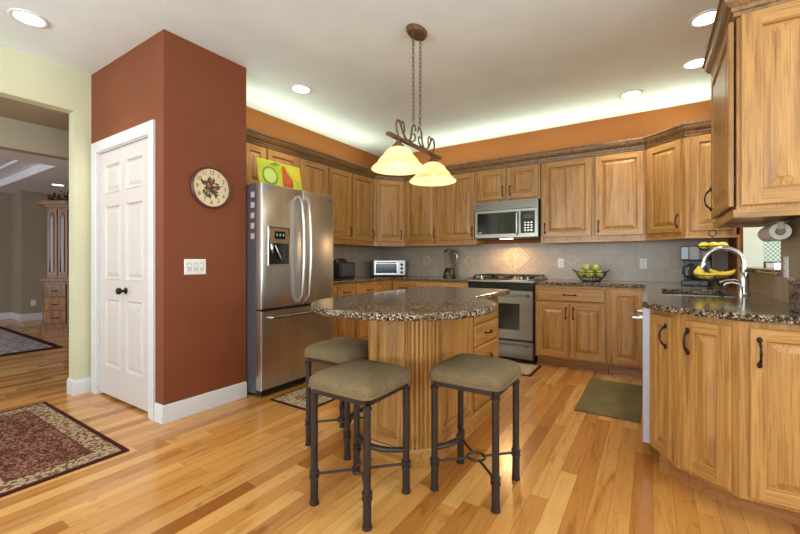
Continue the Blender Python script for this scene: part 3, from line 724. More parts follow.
# front frame: right of the window it closes to the control panel
m.add([(.5405, -.0182, .012), (MWW - .008, -.0182, .012), (MWW - .008, -.0182, MWH - .102), (.5405, -.0182, MWH - .102)], [(0, 1, 2, 3)])
fd = m.build('door', STEEL_H, MW, smooth=30)
MB().box(.034, -.0145, .050, .546, .0, MWH - .128).build('window', BLACKGLOSS, fd)
MB().box(.565, -.021, .052, MWW - .035, -.0185, MWH - .130).build('control_panel', BLACKGLOSS, MW)
for i in range(3):
    for j in range(4): MB().box(.61 + i * .035, -.0222, .075 + j * .03, .63 + i * .035, -.0212, .09 + j * .03).build('button', SATIN, MW)
MB().box(.60, -.0222, .225, .70, -.0212, .262).build('display', plain('display_dark', srgb(40, 60, 54), .3), MW)
MB().tube([(.528, -.018, .04), (.528, -.05, .06), (.528, -.055, .17), (.528, -.05, .28), (.528, -.018, .30)], .0115, 10).build('handle', STEEL, fd)
m = MB()
m.box(0, .0, MWH - .094, MWW, .02, MWH, 1)
for i in range(6): m.box(.012, -.016, MWH - .0905 + i * .0145, MWW - .012, -.001, MWH - .081 + i * .0145)
m.box(0, -.017, MWH - .094, .012, 0, MWH).box(MWW - .012, -.017, MWH - .094, MWW, 0, MWH).box(.012, -.017, MWH - .005, MWW - .012, 0, MWH)
m.build('vent_grille', [STEEL_H, BLACK], MW, smooth=0)
MB().box(.30, .04, -.006, .44, .10, -.0002).build('task_lamp', MWLAMP, MW)
sp_ = bpy.data.lights.new('microwave_lamp', 'AREA'); sp_.size = .12; sp_.energy = 8; sp_.color = (1, .62, .28)
so = bpy.data.objects.new('microwave_lamp', sp_); col.objects.link(so); so.location = (-1.485, 4.72, 1.385); so.rotation_euler = (R(-18), 0, 0)
for x in (.055, .075): MB().box(x, -.0152, .058, x + .012, -.0146, .085).build('sticker', TILE_LIGHT, fd)

# ------------------------------------------------------------------ dishwasher (front faces -X)
DW = thing('dishwasher', 'grey dishwasher seen edge-on at the end of the peninsula', 'dishwasher', (-.008, 3.045, 0), -90)
MB().box(.004, .002, .1, .448, .55, .866).build('tub', DGREY, DW)
MB().box(.01, .04, 0, .44, .50, .0995).build('toe_kick', BLACK, DW)
dd = MB().box(.004, -.042, .105, .455, .0, .866).build('door', plain('dishwasher_grey', srgb(176, 174, 184), .35, .3), DW, bev=.005)
MB().tube([(.05, -.042, .80), (.05, -.085, .80), (.12, -.098, .80), (.23, -.102, .80), (.34, -.098, .80), (.405, -.085, .80), (.405, -.042, .80)], .010, 10).build('handle', SATIN, dd)

# ------------------------------------------------------------------ island
ISL = thing('island_cabinet', 'oak island base with fluted corner, raised panels and side drawers', 'cabinet', (-1.26, 2.38, 0))
ox, oy = -1.26, 2.38
L_ = lambda p: (p[0] - ox, p[1] - oy)
ip = [(-1.365, 1.80), (-1.125, 1.80), (-1.02, 1.915), (-1.02, 2.965), (-1.415, 2.965), (-1.415, 1.86)]
MB().prism([L_(p) for p in ip], .0005, .868).build('carcass', W_V, ISL, smooth=0)
sweep([L_(p) for p in [(-1.415, 2.965), (-1.415, 1.86), (-1.365, 1.80), (-1.125, 1.80), (-1.02, 1.915), (-1.02, 2.965)]], [(.0005, .001), (.018, .001), (.018, .085), (.010, .098), (.0005, .10)]).build('base_moulding', W_X, ISL, smooth=30)
def fluted(a, b, z0, z1, n=6):
    v = Vector((b[0] - a[0], b[1] - a[1])); L = v.length; m = MB(); pts = [(0, 0)]
    w = L / n
    for i in range(n):
        x0 = i * w
        pts += [(x0 + w * .08, -.014), (x0 + w * .24, -.014)] + [(x0 + w * (.24 + .58 * k / 4), -.014 + .012 * math.sin(math.pi * k / 4)) for k in (1, 2, 3)] + [(x0 + w * .82, -.014), (x0 + w * .98, -.014)]
    pts += [(L, 0)]
    m.prism(pts, z0, z1)
    return m.build('fluted_panel', W_V, ISL, L_(a) + (0,), (0, 0, math.atan2(v.y, v.x)), smooth=0)
a, b = along((-1.125, 1.80), (-1.02, 1.915), .004, .004)
u = Vector((b[0] - a[0], b[1] - a[1])).normalized()
fluted((a[0] + u.y * .001, a[1] - u.x * .001), (b[0] + u.y * .001, b[1] - u.x * .001), .102, .866)
a, b = along((-1.415, 1.86), (-1.365, 1.80), .004, .004); u = Vector((b[0] - a[0], b[1] - a[1])).normalized()
fluted((a[0] + u.y * .001, a[1] - u.x * .001), (b[0] + u.y * .001, b[1] - u.x * .001), .102, .866, 3)
panel_door(.228, .755, st=.045, bevel=.03).build('end_panel', [W_V, W_X], ISL, L_((-1.36, 1.799)) + (.108,), smooth=20)
panel_door(.50, .755, st=.05).build('side_panel', [W_V, W_X], ISL, L_((-1.019, 1.925)) + (.108,), (0, 0, R(90)), smooth=20)
for z, h in ((.70, .145), (.548, .140), (.358, .178), (.115, .23)):
    add_drawer(ISL, 0, 0, .475, h, loc=L_((-1.019, 2.468)) + (z,), rz=90)
m = MB(); prof = [(0, .868), (-.075, .868), (-.075, .845), (-.055, .83), (-.03, .80), (-.038, .77), (-.02, .745), (0, .73)]
n_ = len(prof); v = [(x_, y_, z_) for x_ in (0, .035) for y_, z_ in prof]
m.add(v, [tuple(range(n_)), tuple(range(n_, 2 * n_))[::-1]] + [(i, (i + 1) % n_, n_ + (i + 1) % n_, n_ + i) for i in range(n_)])
m.build('corbel', W_DARK, ISL, L_((-1.0185, 2.428)) + (-.0005,), (0, 0, R(90)), smooth=0)
C = (-1.145, 1.80); r_ = .497
poly = arc(C[0], C[1], r_, 180, 408, 46)                      # round seating end
ex = poly[-1]
poly += arc(-.790, 2.235, .08, 235, 180, 5)[1:] if False else [(-.858, 2.205), (-.895, 2.235), (-.912, 2.29)]
poly += arc(-.982, 2.935, .07, 0, 90, 6) + arc(-1.572, 2.935, .07, 90, 180, 6)
o = MB().prism(poly, CT0 + .0005, CT1 + .003).build('island_countertop', GRANITE, bev=.012, seg=3)
tag(o, 'brown granite island top with a rounded seating end', 'countertop')
# ------------------------------------------------------------------ bar stools
def make_stool(label, x, y, rz):
    r = thing('bar_stool', label, 'stool', (x, y, 0), rz, 'backless bar stools around the island')
    m = MB(); S = .187; N = 12                      # domed square cushion with rounded corners
    def se(t, s): 
        c, d = math.cos(t), math.sin(t); return (s * math.copysign(abs(c) ** .24, c), s * math.copysign(abs(d) ** .24, d))
    prof = [(.93, .540), (.985, .545), (1.0, .556), (1.0, .574), (.985, .590), (.90, .606), (.72, .621), (.5, .630), (.25, .634), (.01, .635)]
    n = 40; v = [se(2 * math.pi * k / n, S * q) + (z,) for q, z in prof for k in range(n)]
    f = [(i * n + k, i * n + (k + 1) % n, (i + 1) * n + (k + 1) % n, (i + 1) * n + k) for i in range(len(prof) - 1) for k in range(n)] + [tuple(range(n))[::-1], tuple(range((len(prof) - 1) * n, len(prof) * n))]
    m.add(v, f); cu = m.build('cushion', SEAT, r, smooth=60)
    MB().tube([se(2 * math.pi * k / n, S * 1.0) + (.552,) for k in range(n)], .005, 6, closed=True).build('piping', SEAT, cu)
    m = MB(); q = .155
    m.box(-q, -q - .012, .518, q, -q + .012, .539).box(-q, q - .012, .518, q, q + .012, .539).box(-q - .012, -q + .012, .518, -q + .012, q - .012, .539).box(q - .012, -q + .012, .518, q + .012, q - .012, .539)
    m.build('seat_frame', IRON, r, smooth=0)
    for sx in (-1, 1):
        for sy in (-1, 1):
            lp = [(.0215, 0), (.0225, .003), (.0215, .012), (.0185, .014), (.0185, .12), (.0235, .123), (.0235, .131), (.0185, .134), (.0185, .143), (.0235, .146), (.0235, .154), (.0165, .158), (.0165, .498), (.021, .501), (.021, .509), (.0165, .512), (.0165, .5175)]
            MB().lathe(lp, (0, 0, 0), 14).build('leg', IRON, r, (sx * q, sy * q, 0))
    m = MB(); R0 = .043
    m.tube([(R0 * math.cos(R(a)), R0 * math.sin(R(a)), .139) for a in range(0, 360, 18)], .0065, 8, closed=True)
    m.build('stretcher_ring', IRON, r)
    for sx in (-1, 1):
        for sy in (-1, 1):
            c = R0 * .74
            MB().tube([(sx * (c), sy * (c), .139), (sx * (q - .011), sy * (q - .011), .139)], .0065, 8).build('stretcher', IRON, r)
    pts = []                                       # curved foot rail on the local +y side
    for i in range(13):
        u = -1 + i / 6; pts.append((u * (q - .012), q - .06 * (1 - u * u), .205))
    MB().tube(pts, .017, 8, flat=.75).build('foot_rail', IRON, r)
    return r
make_stool('bar stool in front of the island, nearest one on the left', -1.166, 1.457, 0)
make_stool('bar stool at the right of the island in front of the drawers', -.75, 1.863, 90)
make_stool('bar stool at the back left, half hidden next to the refrigerator', -1.618, 1.855, -90)

# ------------------------------------------------------------------ pendant
PD = thing('pendant_light', 'two-shade bronze pendant with scrollwork hanging above the island', 'pendant light', (-1.387, 2.352, 2.74))
MB().lathe([(.0001, -.045), (.03, -.043), (.085, -.03), (.10, -.014), (.10, -.001)], (0, 0, 0), 28, 0, 'Z', .62, 1.0).build('canopy', PEND, PD)
ZB = 1.925 - 2.74
def chain(y0, y1, z0, z1):
    n = 22; m = MB()
    for i in range(n):
        t = (i + .5) / n; c = Vector((0, y0 + (y1 - y0) * t, z0 + (z1 - z0) * t)); L = abs(z1 - z0) / n * .62
        pts = []
        for k in range(8):
            a = 2 * math.pi * k / 8; h, w = math.cos(a) * L, math.sin(a) * .0085
            pts.append((c.x + (w if i % 2 else 0), c.y + (0 if i % 2 else w), c.z + h))
        m.tube(pts, .0029, 5, closed=True)
    return m
for s in (-1, 1): chain(s * .05, s * .045, -.04, 2.085 - 2.74).build('chain', PEND, PD)
m = MB(); m.box(-.017, -.345, ZB - .009, .017, .345, ZB + .009); m.ell((0, -.345, ZB), .02, .02, .014).ell((0, .345, ZB), .02, .02, .014)
m.build('bar', PEND, PD, smooth=30, bev=.003)
def spiral(m, c, r0, r1, a0, a1, n, flip=1, rad=.0075):
    pts = [(0, c[0] + flip * (r0 + (r1 - r0) * i / n) * math.cos(R(a0 + (a1 - a0) * i / n)), c[1] + (r0 + (r1 - r0) * i / n) * math.sin(R(a0 + (a1 - a0) * i / n))) for i in range(n + 1)]
    m.tube(pts, rad, 8)
for s in (-1, 1):
    m = MB()
    # long S: rises from the bar end with a curl, dips to the bar, sweeps up to the chain loop
    def q(P, r): m.tube([(0, s * y, ZB + z) for y, z in P], r, 8)
    q(((.232, .018), (.255, .045), (.262, .085), (.247, .115), (.222, .118), (.202, .092), (.182, .058), (.158, .030), (.128, .016), (.100, .020), (.080, .044), (.070, .080), (.064, .115), (.050, .142), (.028, .146), (.016, .126), (.020, .108)),
      [.005, .006, .007, .007, .007, .007, .007, .007, .007, .007, .007, .007, .007, .006, .006, .005, .005])
    q(((.172, .046), (.162, .075), (.166, .108), (.186, .124), (.200, .116), (.198, .102)), [.006, .006, .006, .006, .005, .004])
    q(((.098, .020), (.060, .022), (.028, .040), (.020, .066), (.034, .084), (.050, .074)), [.006, .006, .006, .006, .005, .004])
    m.build('scroll', PEND, PD)
def shade_mat():
    t = NT('alabaster_shade'); out = t.t.nodes['Material Output']
    n = t.noise(t.coord(), 14, 4, .6, 1.0); c = t.ramp(n, [(.3, srgb(236, 214, 158)), (.7, srgb(252, 240, 206))])
    tr = t.n('ShaderNodeBsdfTranslucent'); t.l(c, tr.inputs[0]); df = t.n('ShaderNodeBsdfDiffuse'); t.l(c, df.inputs[0])
    em = t.n('ShaderNodeEmission'); t.l(c, em.inputs[0]); em.inputs[1].default_value = .28
    mx = t.n('ShaderNodeMixShader'); mx.inputs[0].default_value = .6; t.l(df.outputs[0], mx.inputs[1]); t.l(tr.outputs[0], mx.inputs[2])
    ad = t.n('ShaderNodeAddShader'); t.l(mx.outputs[0], ad.inputs[0]); t.l(em.outputs[0], ad.inputs[1]); t.l(ad.outputs[0], out.inputs[0])
    return t.mat
SHADE = shade_mat()
for s in (-1, 1):
    y = s * .236
    MB().lathe([(.012, ZB - .009), (.013, ZB - .02), (.022, ZB - .028), (.024, ZB - .036), (.038, ZB - .045), (.042, ZB - .058), (.03, ZB - .06)], (0, y, 0), 20).build('holder', PEND, PD)
    outer = [(.034, -.058), (.06, -.068), (.085, -.088), (.105, -.118), (.128, -.142), (.131, -.148), (.128, -.153), (.150, -.172), (.172, -.192), (.176, -.202)]
    inner = [(r - .004, z - .001) for r, z in reversed(outer)]
    MB().lathe([(r, ZB + z) for r, z in outer + inner], (0, y, 0), 36, loop=True).build('shade', SHADE, PD, smooth=50)
    MB().ell((0, y, ZB - .125), .028, .028, .038).build('bulb', emit('pendant_bulb', (1, .86, .6, 1), 6), PD)
    pl = bpy.data.lights.new('pendant_lamp', 'POINT'); pl.energy = 3.6; pl.color = (1, .84, .58); pl.shadow_soft_size = .04
    po = bpy.data.objects.new('pendant_lamp', pl); col.objects.link(po); po.location = (-1.387, 2.352 + y, 2.74 + ZB - .18)

# ------------------------------------------------------------------ recessed ceiling lights
def downlight(x, y, label, z=2.74, power=30):
    r = thing('recessed_light', label, 'ceiling light', (x, y, z - .0005), 0, 'recessed ceiling lights')
    MB().lathe([(.078, 0), (.102, 0), (.100, -.007), (.088, -.010), (.078, -.006)], (0, 0, 0), 30, loop=True).build('trim_ring', WHITE, r)
    MB().lathe([(.0001, -.004), (.077, -.004), (.077, -.001), (.0001, -.001)], (0, 0, 0), 30).build('lens', LAMP, r)
    d = bpy.data.lights.new('downlight', 'SPOT'); d.energy = power; d.spot_size = R(115); d.spot_blend = .6; d.color = (1, .93, .80); d.shadow_soft_size = .08
    o = bpy.data.objects.new('downlight', d); col.objects.link(o); o.location = (x, y, z - .03)
downlight(-3.471, .827, 'recessed ceiling light near the yellow wall at far left')
downlight(-2.768, 2.557, 'recessed ceiling light in front of the refrigerator')
downlight(-.178, 4.37, 'recessed ceiling light above the fruit basket counter')
downlight(.301, 3.276, 'recessed ceiling light at top right, half behind the near cabinet crown')
downlight(.294, 3.973, 'recessed ceiling light just beyond the near cabinet, lower of the two')

# ------------------------------------------------------------------ wall clock and switches
def text_mesh(s, size):
    cu = bpy.data.curves.new('t', 'FONT'); cu.body = s; cu.size = size; cu.align_x = 'CENTER'; cu.align_y = 'CENTER'; cu.extrude = .0006
    o = bpy.data.objects.new('t', cu); col.objects.link(o); dg = bpy.context.evaluated_depsgraph_get(); dg.update()
    me = bpy.data.meshes.new_from_object(o.evaluated_get(dg)); vs_ = [tuple(v.co) for v in me.vertices]; fs_ = [tuple(p.vertices) for p in me.polygons]
    bpy.data.objects.remove(o); bpy.data.meshes.remove(me); return vs_, fs_
CK = thing('wall_clock', 'round cream wall clock with painted flowers on the red closet wall', 'clock', (-2.8495, 1.714, 1.688), 90)
CREAM = plain('clock_cream', srgb(222, 200, 160), .5); PLUM = plain('clock_rim', srgb(84, 54, 48), .4); INK = plain('clock_ink', srgb(44, 34, 30), .5)
cr_ = .158
MB().lathe([(.0001, 0), (cr_, 0), (cr_, -.02), (cr_ - .006, -.028), (cr_ - .014, -.026), (cr_ - .016, -.018)], (0, 0, 0), 48, 0, 'Y').build('rim', PLUM, CK)
MB().lathe([(.0001, -.019), (cr_ - .015, -.019), (cr_ - .015, -.005)], (0, 0, 0), 48, 0, 'Y').build('dial', CREAM, CK)
dial = bpy.data.objects['dial']
for h in range(1, 13):
    vv, ff = text_mesh(str(h), .042); a = R(90 - 30 * h); cx_, cz_ = .112 * math.cos(a), .112 * math.sin(a)
    MB().add([(x + cx_, -.0197 - z, y + cz_) for x, y, z in vv], ff).build('numeral', INK, dial, smooth=0)
gl = plain('painted_leaves', srgb(66, 72, 46), .6, var=.3); pk = plain('painted_blossom', srgb(176, 96, 84), .6, var=.3)
m1, m2 = MB(), MB(); rnd = random.Random(3)
for i in range(60):
    a = rnd.uniform(0, 6.28); q = rnd.uniform(.01, .075); l = rnd.uniform(.018, .03); b_ = a + rnd.uniform(-.8, .8); cx_, cz_ = q * math.cos(a) * .9 - .01, q * math.sin(a)
    ca, sa = math.cos(b_), math.sin(b_); w = l * .38; yy = -.0193 - .0002 * i / 26
    m1.add([(cx_ - ca * l, yy, cz_ - sa * l), (cx_ + sa * w, yy - .0004, cz_ - ca * w), (cx_ + ca * l, yy, cz_ + sa * l), (cx_ - sa * w, yy - .0004, cz_ + ca * w)], [(0, 1, 2, 3)])
for cx_, cz_, q in ((-.015, .02, .022), (.025, -.005, .018), (-.03, -.03, .014), (.0, .055, .013)): m2.lathe([(q, -.0194), (q * .8, -.0212), (.0001, -.0215)], (cx_, 0, cz_), 10, 0, 'Y')
m1.build('painted_foliage', gl, CK, smooth=0); m2.build('painted_flower', pk, CK)
for a, L, w in ((118, .07, .005), (15, .10, .0035)):
    ca, sa = math.cos(R(a)), math.sin(R(a)); P = [(-.015, -w), (L, -w * .5), (L, w * .5), (-.015, w)]
    MB().xz([(u * ca - v_ * sa, u * sa + v_ * ca) for u, v_ in P], -.0235, -.0222).build('hand', BLACK, CK, smooth=0)

def switch_plate(label, loc, rz, n, kind='toggle'):
    r = thing('switch_plate' if kind == 'toggle' else 'outlet_plate', label, 'light switch' if kind == 'toggle' else 'outlet', loc, rz)
    w = .07 + .046 * (n - 1)
    MB().rings([(-w / 2, -.057, w / 2, .057, 0), (-w / 2, -.057, w / 2, .057, -.003), (-w / 2 + .004, -.053, w / 2 - .004, .053, -.006)]).build('plate', PLASTIC_W, r, smooth=20)
    for i in range(n):
        x = (i - (n - 1) / 2) * .046
        if kind == 'toggle':
            MB().box(x - .016, -.0075, -.033, x + .016, -.0062, .033).build('switch_frame', plain('switch_grey', srgb(200, 204, 206), .4), r)
            MB().box(x - .009, -.016, -.004, x + .009, -.0077, .018).build('toggle', PLASTIC_W, r, bev=.002)
        else:
            for z in (-.02, .02):
                s_ = MB().box(x - .016, -.0085, z - .014, x + .016, -.0062, z + .014).build('socket', PLASTIC_W, r, bev=.002)
                MB().box(x - .008, -.0092, z - .005, x - .005, -.0086, z + .006).box(x + .005, -.0092, z - .005, x + .008, -.0086, z + .006).build('slot', BLACK, s_)
    return r
switch_plate('white triple light switch plate on the red wall below the clock', (-2.8495, 1.596, 1.085), 90, 3)
switch_plate('white outlet on the backsplash beside the fruit basket', (-.921, 4.9515, 1.10), 0, 1, 'outlet')
switch_plate('white outlet on the backsplash right of the fruit, towards the coffee maker', (-.086, 4.9515, 1.098), 0, 1, 'outlet')
switch_plate('ivory outlet on the tan tile at right, below the paper towels', (XR - .0125, 2.91, 1.095), -90, 1, 'outlet')

# ------------------------------------------------------------------ rugs
def rug(name, label, cat, x0, y0, x1, y1, mat, t=.008, z=.0006, grp=None):
    o = MB().box(x0, y0, z, x1, y1, z + t).build(name, mat, bev=.003); return tag(o, label, cat, grp)
BUR, BEI, BRN = srgb(66, 24, 26), srgb(176, 154, 118), srgb(92, 44, 34)
rug('area_rug', 'burgundy and beige patterned rug in front of the white pantry door', 'rug', -4.06, .43, -2.606, 1.067,
    rug_mat('rug_burgundy', -4.06, .43, -2.606, 1.067, [(.030, BUR), (.135, BEI), (.145, srgb(96, 50, 40))], srgb(78, 30, 26), srgb(158, 118, 92), srgb(112, 76, 56)))
rug('kitchen_rug', 'small burgundy bordered rug on the floor in front of the refrigerator', 'rug', -2.60, 2.07, -2.165, 2.90,
    rug_mat('rug_fridge', -2.60, 2.07, -2.165, 2.90, [(.02, BUR), (.10, srgb(196, 178, 144)), (.115, srgb(196, 178, 144))], srgb(104, 56, 40), srgb(198, 176, 140), srgb(150, 120, 90)))
rug('kitchen_rug', 'small cream rug with burgundy edge in front of the range', 'rug', -1.80, 3.87, -.995, 4.335,
    rug_mat('rug_range', -1.80, 3.87, -.995, 4.335, [(.03, srgb(96, 34, 30)), (.2, srgb(206, 190, 160)), (.21, srgb(206, 190, 160))], srgb(206, 190, 160), srgb(150, 110, 86), srgb(170, 140, 110)))
rug('floor_mat', 'plain olive green floor mat in front of the sink', 'mat', -.50, 3.18, -.075, 4.11, MATF, .010)
rug('dining_rug', 'large rug with dark red border and painted-on pale reflection in the dining room', 'rug', -9.6, -1.2, -6.46, 1.87,
    rug_mat('rug_dining', -9.6, -1.2, -6.46, 1.87, [(.08, BUR), (.75, srgb(176, 172, 172)), (.80, srgb(70, 34, 34))], srgb(84, 44, 40), srgb(150, 130, 116), srgb(140, 132, 130), .45), .010)  # wide pale band puts the light reflected off the rug into its colour

# ------------------------------------------------------------------ counter-top things
ZC = CT1 + .0005
r = thing('toaster_oven', 'silver toaster oven in the left counter corner', 'toaster oven', (-3.19, 4.60, ZC), 45)
tw, td, th = .46, .26, .235
MB().box(-tw / 2, -td / 2 + .01, .015, tw / 2, td / 2, th).build('body', plain('toaster_silver', srgb(196, 200, 206), .3, .6), r, bev=.012)
for x in (-.19, .19):
    for y in (-.08, .1): MB().lathe([(.014, 0), (.014, .0145)], (x, y, 0), 10).build('foot', BLACK, r)
d_ = MB().rings([(-tw / 2 + .015, .035, .115, th - .02, -td / 2 + .0095), (-tw / 2 + .015, .035, .115, th - .02, -td / 2), (-tw / 2 + .03, .05, .10, th - .05, -td / 2)], cap=False).build('door', SATIN, r)
MB().box(-tw / 2 + .026, -td / 2 + .002, .046, .104, -td / 2 + .009, th - .046).build('window', BLACKGLOSS, d_)
MB().tube([(-tw / 2 + .04, -td / 2, th - .034), (-tw / 2 + .05, -td / 2 - .03, th - .034), (.08, -td / 2 - .03, th - .034), (.09, -td / 2, th - .034)], .008, 8).build('handle', CHROME, d_)
for z in (.06, .115, .17): MB().lathe([(.02, 0), (.019, -.016), (.012, -.018), (.0001, -.018)], (0, 0, 0), 14, 0, 'Y').build('knob', BLACK, r, (.172, -td / 2 + .0095, z))

r = thing('toaster', 'black toaster on the counter right beside the refrigerator', 'toaster', (-3.27, 3.70, ZC), 90)
MB().box(-.15, -.10, .012, .15, .10, .205).build('body', plain('toaster_black', srgb(44, 44, 48), .35), r, bev=.02, seg=3)
m = MB(); m.lathe([(.0001, .255), (.05, .252), (.085, .235), (.10, .2055), (.0001, .2055)], (-.03, 0, 0), 20, 0, 'Z', 1.1, .7); m.build('lid', BLACK, r)
MB().box(-.13, -.085, 0, .13, .085, .0118).build('base', BLACK, r)
MB().box(.1505, -.02, .12, .17, .02, .135).build('lever', SATIN, r, bev=.003)
MB().box(-.12, -.1035, .03, .12, -.1002, .19).build('front_panel', plain('panel_grey', srgb(96, 96, 102), .3, .5), r)

r = thing('blender', 'countertop blender with a clear glass jar left of the range', 'blender', (-2.30, 4.76, ZC), 0)
MB().lathe([(.085, 0), (.085, .02), (.075, .06), (.058, .115), (.05, .13), (.0001, .13)], (0, 0, 0), 22, 0, 'Z', 1, 1).build('base', BLACK, r)
MB().lathe([(.0001, .1305), (.045, .131), (.05, .15), (.073, .34), (.069, .34), (.046, .155), (.0001, .15)], (0, 0, 0), 22).build('jar', GLASS, r)
MB().lathe([(.076, .341), (.076, .362), (.03, .366), (.03, .385), (.0001, .386)], (0, 0, 0), 20).build('lid', BLACK, r)
MB().tube([(.07, 0, .32), (.115, 0, .31), (.11, 0, .22), (.058, 0, .18)], .009, 8).build('handle', GLASS, r)
MB().lathe([(.03, 0), (.028, -.012), (.0001, -.014)], (0, -.078, .05), 14, 0, 'Y').build('dial', SATIN, r)
MB().box(-.03, -.060, .085, .03, -.05, .10).build('badge', SATIN, r)

FB = thing('fruit_basket', 'black wire fruit basket on the counter right of the range', 'basket', (-.56, 4.63, ZC), 0)
m = MB()
for rr, z in ((.085, .004), (.125, .05), (.155, .105)): m.tube([(rr * math.cos(R(a)), rr * math.sin(R(a)), z) for a in range(0, 360, 12)], .0045 if z > .1 else .003, 6, closed=True)
for k in range(24):
    a = R(15 * k); m.tube([(rr * math.cos(a), rr * math.sin(a), z) for rr, z in ((.0, .004), (.085, .004), (.105, .025), (.125, .05), (.143, .08), (.155, .105))], .0025, 5)
m.build('wire_bowl', BLACK, FB)
for s in (-1, 1): MB().tube([(s * .15, -.04, .105), (s * .175, -.03, .125), (s * .18, 0, .13), (s * .175, .03, .125), (s * .15, .04, .105)], .004, 6).build('handle', BLACK, FB)
GAP = plain('green_apple_skin', srgb(172, 174, 80), .3, coat=.3, var=.2, vs=18); STEM = plain('fruit_stem', srgb(70, 52, 34), .7)
def fruit(name, label, cat, loc, r, mat, grp, pear=False):
    o = thing(name, label, cat, loc, random.uniform(0, 360), grp)
    p = [(.0001, -.88), (.3, -.95), (.65, -.78), (.93, -.38), (1.0, 0), (.92, .42), (.66, .74), (.32, .86), (.12, .80), (.0001, .72)]
    if pear: p = [(.0001, -.88), (.3, -.95), (.65, -.78), (.93, -.38), (1.0, 0), (.90, .42), (.62, .85), (.42, 1.2), (.28, 1.4), (.0001, 1.45)]
    MB().lathe([(a * r, b * r) for a, b in p], (0, 0, 0), 18).build('flesh', mat, o, smooth=80)
    h = 1.42 if pear else .74
    MB().tube([(0, 0, r * h), (.002, 0, r * (h + .22)), (.006, 0, r * (h + .4))], .0018, 5).build('stem', STEM, o)
    return o
fr = [(-.088, -.045, .085, 'leftmost in the front of the black basket'), (0.0, -.085, .085, 'middle front of the black basket'), (.088, -.045, .085, 'rightmost in the front of the black basket'), (-.05, .06, .085, 'back left of the black basket'), (.05, .06, .085, 'back right of the black basket'), (-.045, -.005, .150, 'top left of the heap in the black basket'), (.045, -.008, .150, 'top right of the heap in the black basket')]
for x, y, z, w in fr: fruit('green_apple', f'green apple, {w}', 'apple', (-.56 + x, 4.63 + y, ZC + z), .042, GAP, 'green apples in the wire basket')

CMX, CMY = .335, 4.46
r = thing('coffee_maker', 'black and steel coffee maker in the right counter corner', 'coffee maker', (CMX, CMY, ZC), -12)
MB().box(-.10, -.12, 0, .10, .12, .045).build('base', BLACK, r, bev=.008)
MB().box(-.10, .03, .0455, .10, .12, .26).build('column', BLACK, r, bev=.006)
MB().box(-.10, -.12, .225, .10, .12, .36).build('head', BLACK, r, bev=.01)
MB().box(-.035, -.1235, .235, .035, -.1205, .35).build('front_panel', plain('brushed_grey', srgb(128, 127, 126), .55), r)
MB().box(-.095, -.1235, .24, -.045, -.1206, .345).build('display_panel', BLACKGLOSS, r)
MB().box(.06, -.1235, .235, .097, -.1206, .35).build('side_trim', plain('trim_grey', srgb(104, 102, 100), .55), r)
MB().lathe([(.0001, .047), (.062, .048), (.074, .08), (.072, .13), (.055, .17), (.052, .185), (.049, .185), (.05, .168), (.066, .13), (.068, .085), (.0001, .052)], (0, -.045, 0), 24).build('carafe', GLASS, r)
MB().lathe([(.054, .1855), (.054, .20), (.0001, .205)], (0, -.045, 0), 18).build('carafe_lid', BLACK, r)
MB().tube([(-.05, -.07, .18), (-.08, -.11, .17), (-.085, -.12, .11), (-.06, -.085, .075)], .008, 8).build('carafe_handle', BLACK, r)

FS = thing('fruit_stand', 'two-tier black wire fruit stand behind the sink', 'fruit stand', (.400, 3.98, ZC), 0)
MB().tube([(0, 0, .0), (0, 0, .42)], .005, 8).build('pole', IRON, FS)
MB().tube([(.025 * math.cos(R(a)), 0, .445 + .025 * math.sin(R(a))) for a in range(0, 360, 30)], .004, 6, closed=True).build('ring_handle', IRON, FS)
def tier(rad, z, depth):
    m = MB()
    for q, dz in ((1, depth), (.8, depth * .35)): m.tube([(rad * q * math.cos(R(a)), rad * q * math.sin(R(a)), z + dz) for a in range(0, 360, 15)], .0035, 6, closed=True)
    for k in range(12): a = R(30 * k); m.tube([(rad * q * math.cos(a), rad * q * math.sin(a), z + dz) for q, dz in ((.05, 0), (.5, .003), (.8, depth * .35), (1, depth))], .0025, 5)
    return m
tier(.135, .065, .045).build('lower_basket', IRON, FS); tier(.10, .30, .04).build('upper_basket', IRON, FS)
for k in range(3):
    a = R(120 * k - 60); P = lambda q, z: (q * math.cos(a), q * math.sin(a), z)
    m = MB(); m.tube([P(.01, .10), P(.05, .075), P(.09, .03), P(.125, .008), P(.15, .012), P(.155, .032), P(.138, .044), P(.125, .034)], .0045, 6); m.build('scroll_foot', IRON, FS)
BAN = plain('banana_skin', srgb(226, 190, 58), .45, var=.15, vs=20); LEM = plain('lemon_skin', srgb(224, 200, 70), .45, var=.12, vs=60); TIP = plain('banana_tip', srgb(90, 70, 40), .6)
def banana(label, loc, rz, tilt=0):
    o = thing('banana', label, 'banana', loc, rz, 'bananas in the lower basket'); o.rotation_euler = (R(tilt), 0, R(rz))
    pts = [(.10 * math.sin(R(a)), 0, .10 - .10 * math.cos(R(a))) for a in range(-52, 53, 13)]
    MB().tube(pts, [.008, .0165, .021, .0225, .023, .0225, .020, .0145, .007], 8).build('peel', BAN, o, smooth=60)
    a = R(52); MB().tube([(.101 * math.sin(a), 0, .10 - .101 * math.cos(a)), (.10 * math.sin(a) + .014, 0, .10 - .10 * math.cos(a) + .02)], [.006, .004], 6).build('stem', TIP, o)
fx, fy = .400, 3.98
banana('banana at the front left of the lower basket', (fx - .045, fy - .06, ZC + .10), 10)
banana('banana at the front right of the lower basket, tip curving up', (fx + .055, fy - .055, ZC + .115), -20)
banana('banana at the back of the lower basket', (fx, fy + .06, ZC + .10), 5)
fruit('yellow_pear', 'yellow pear standing at the left of the lower basket', 'pear', (fx - .085, fy + .0, ZC + .125), .038, LEM, None, True)
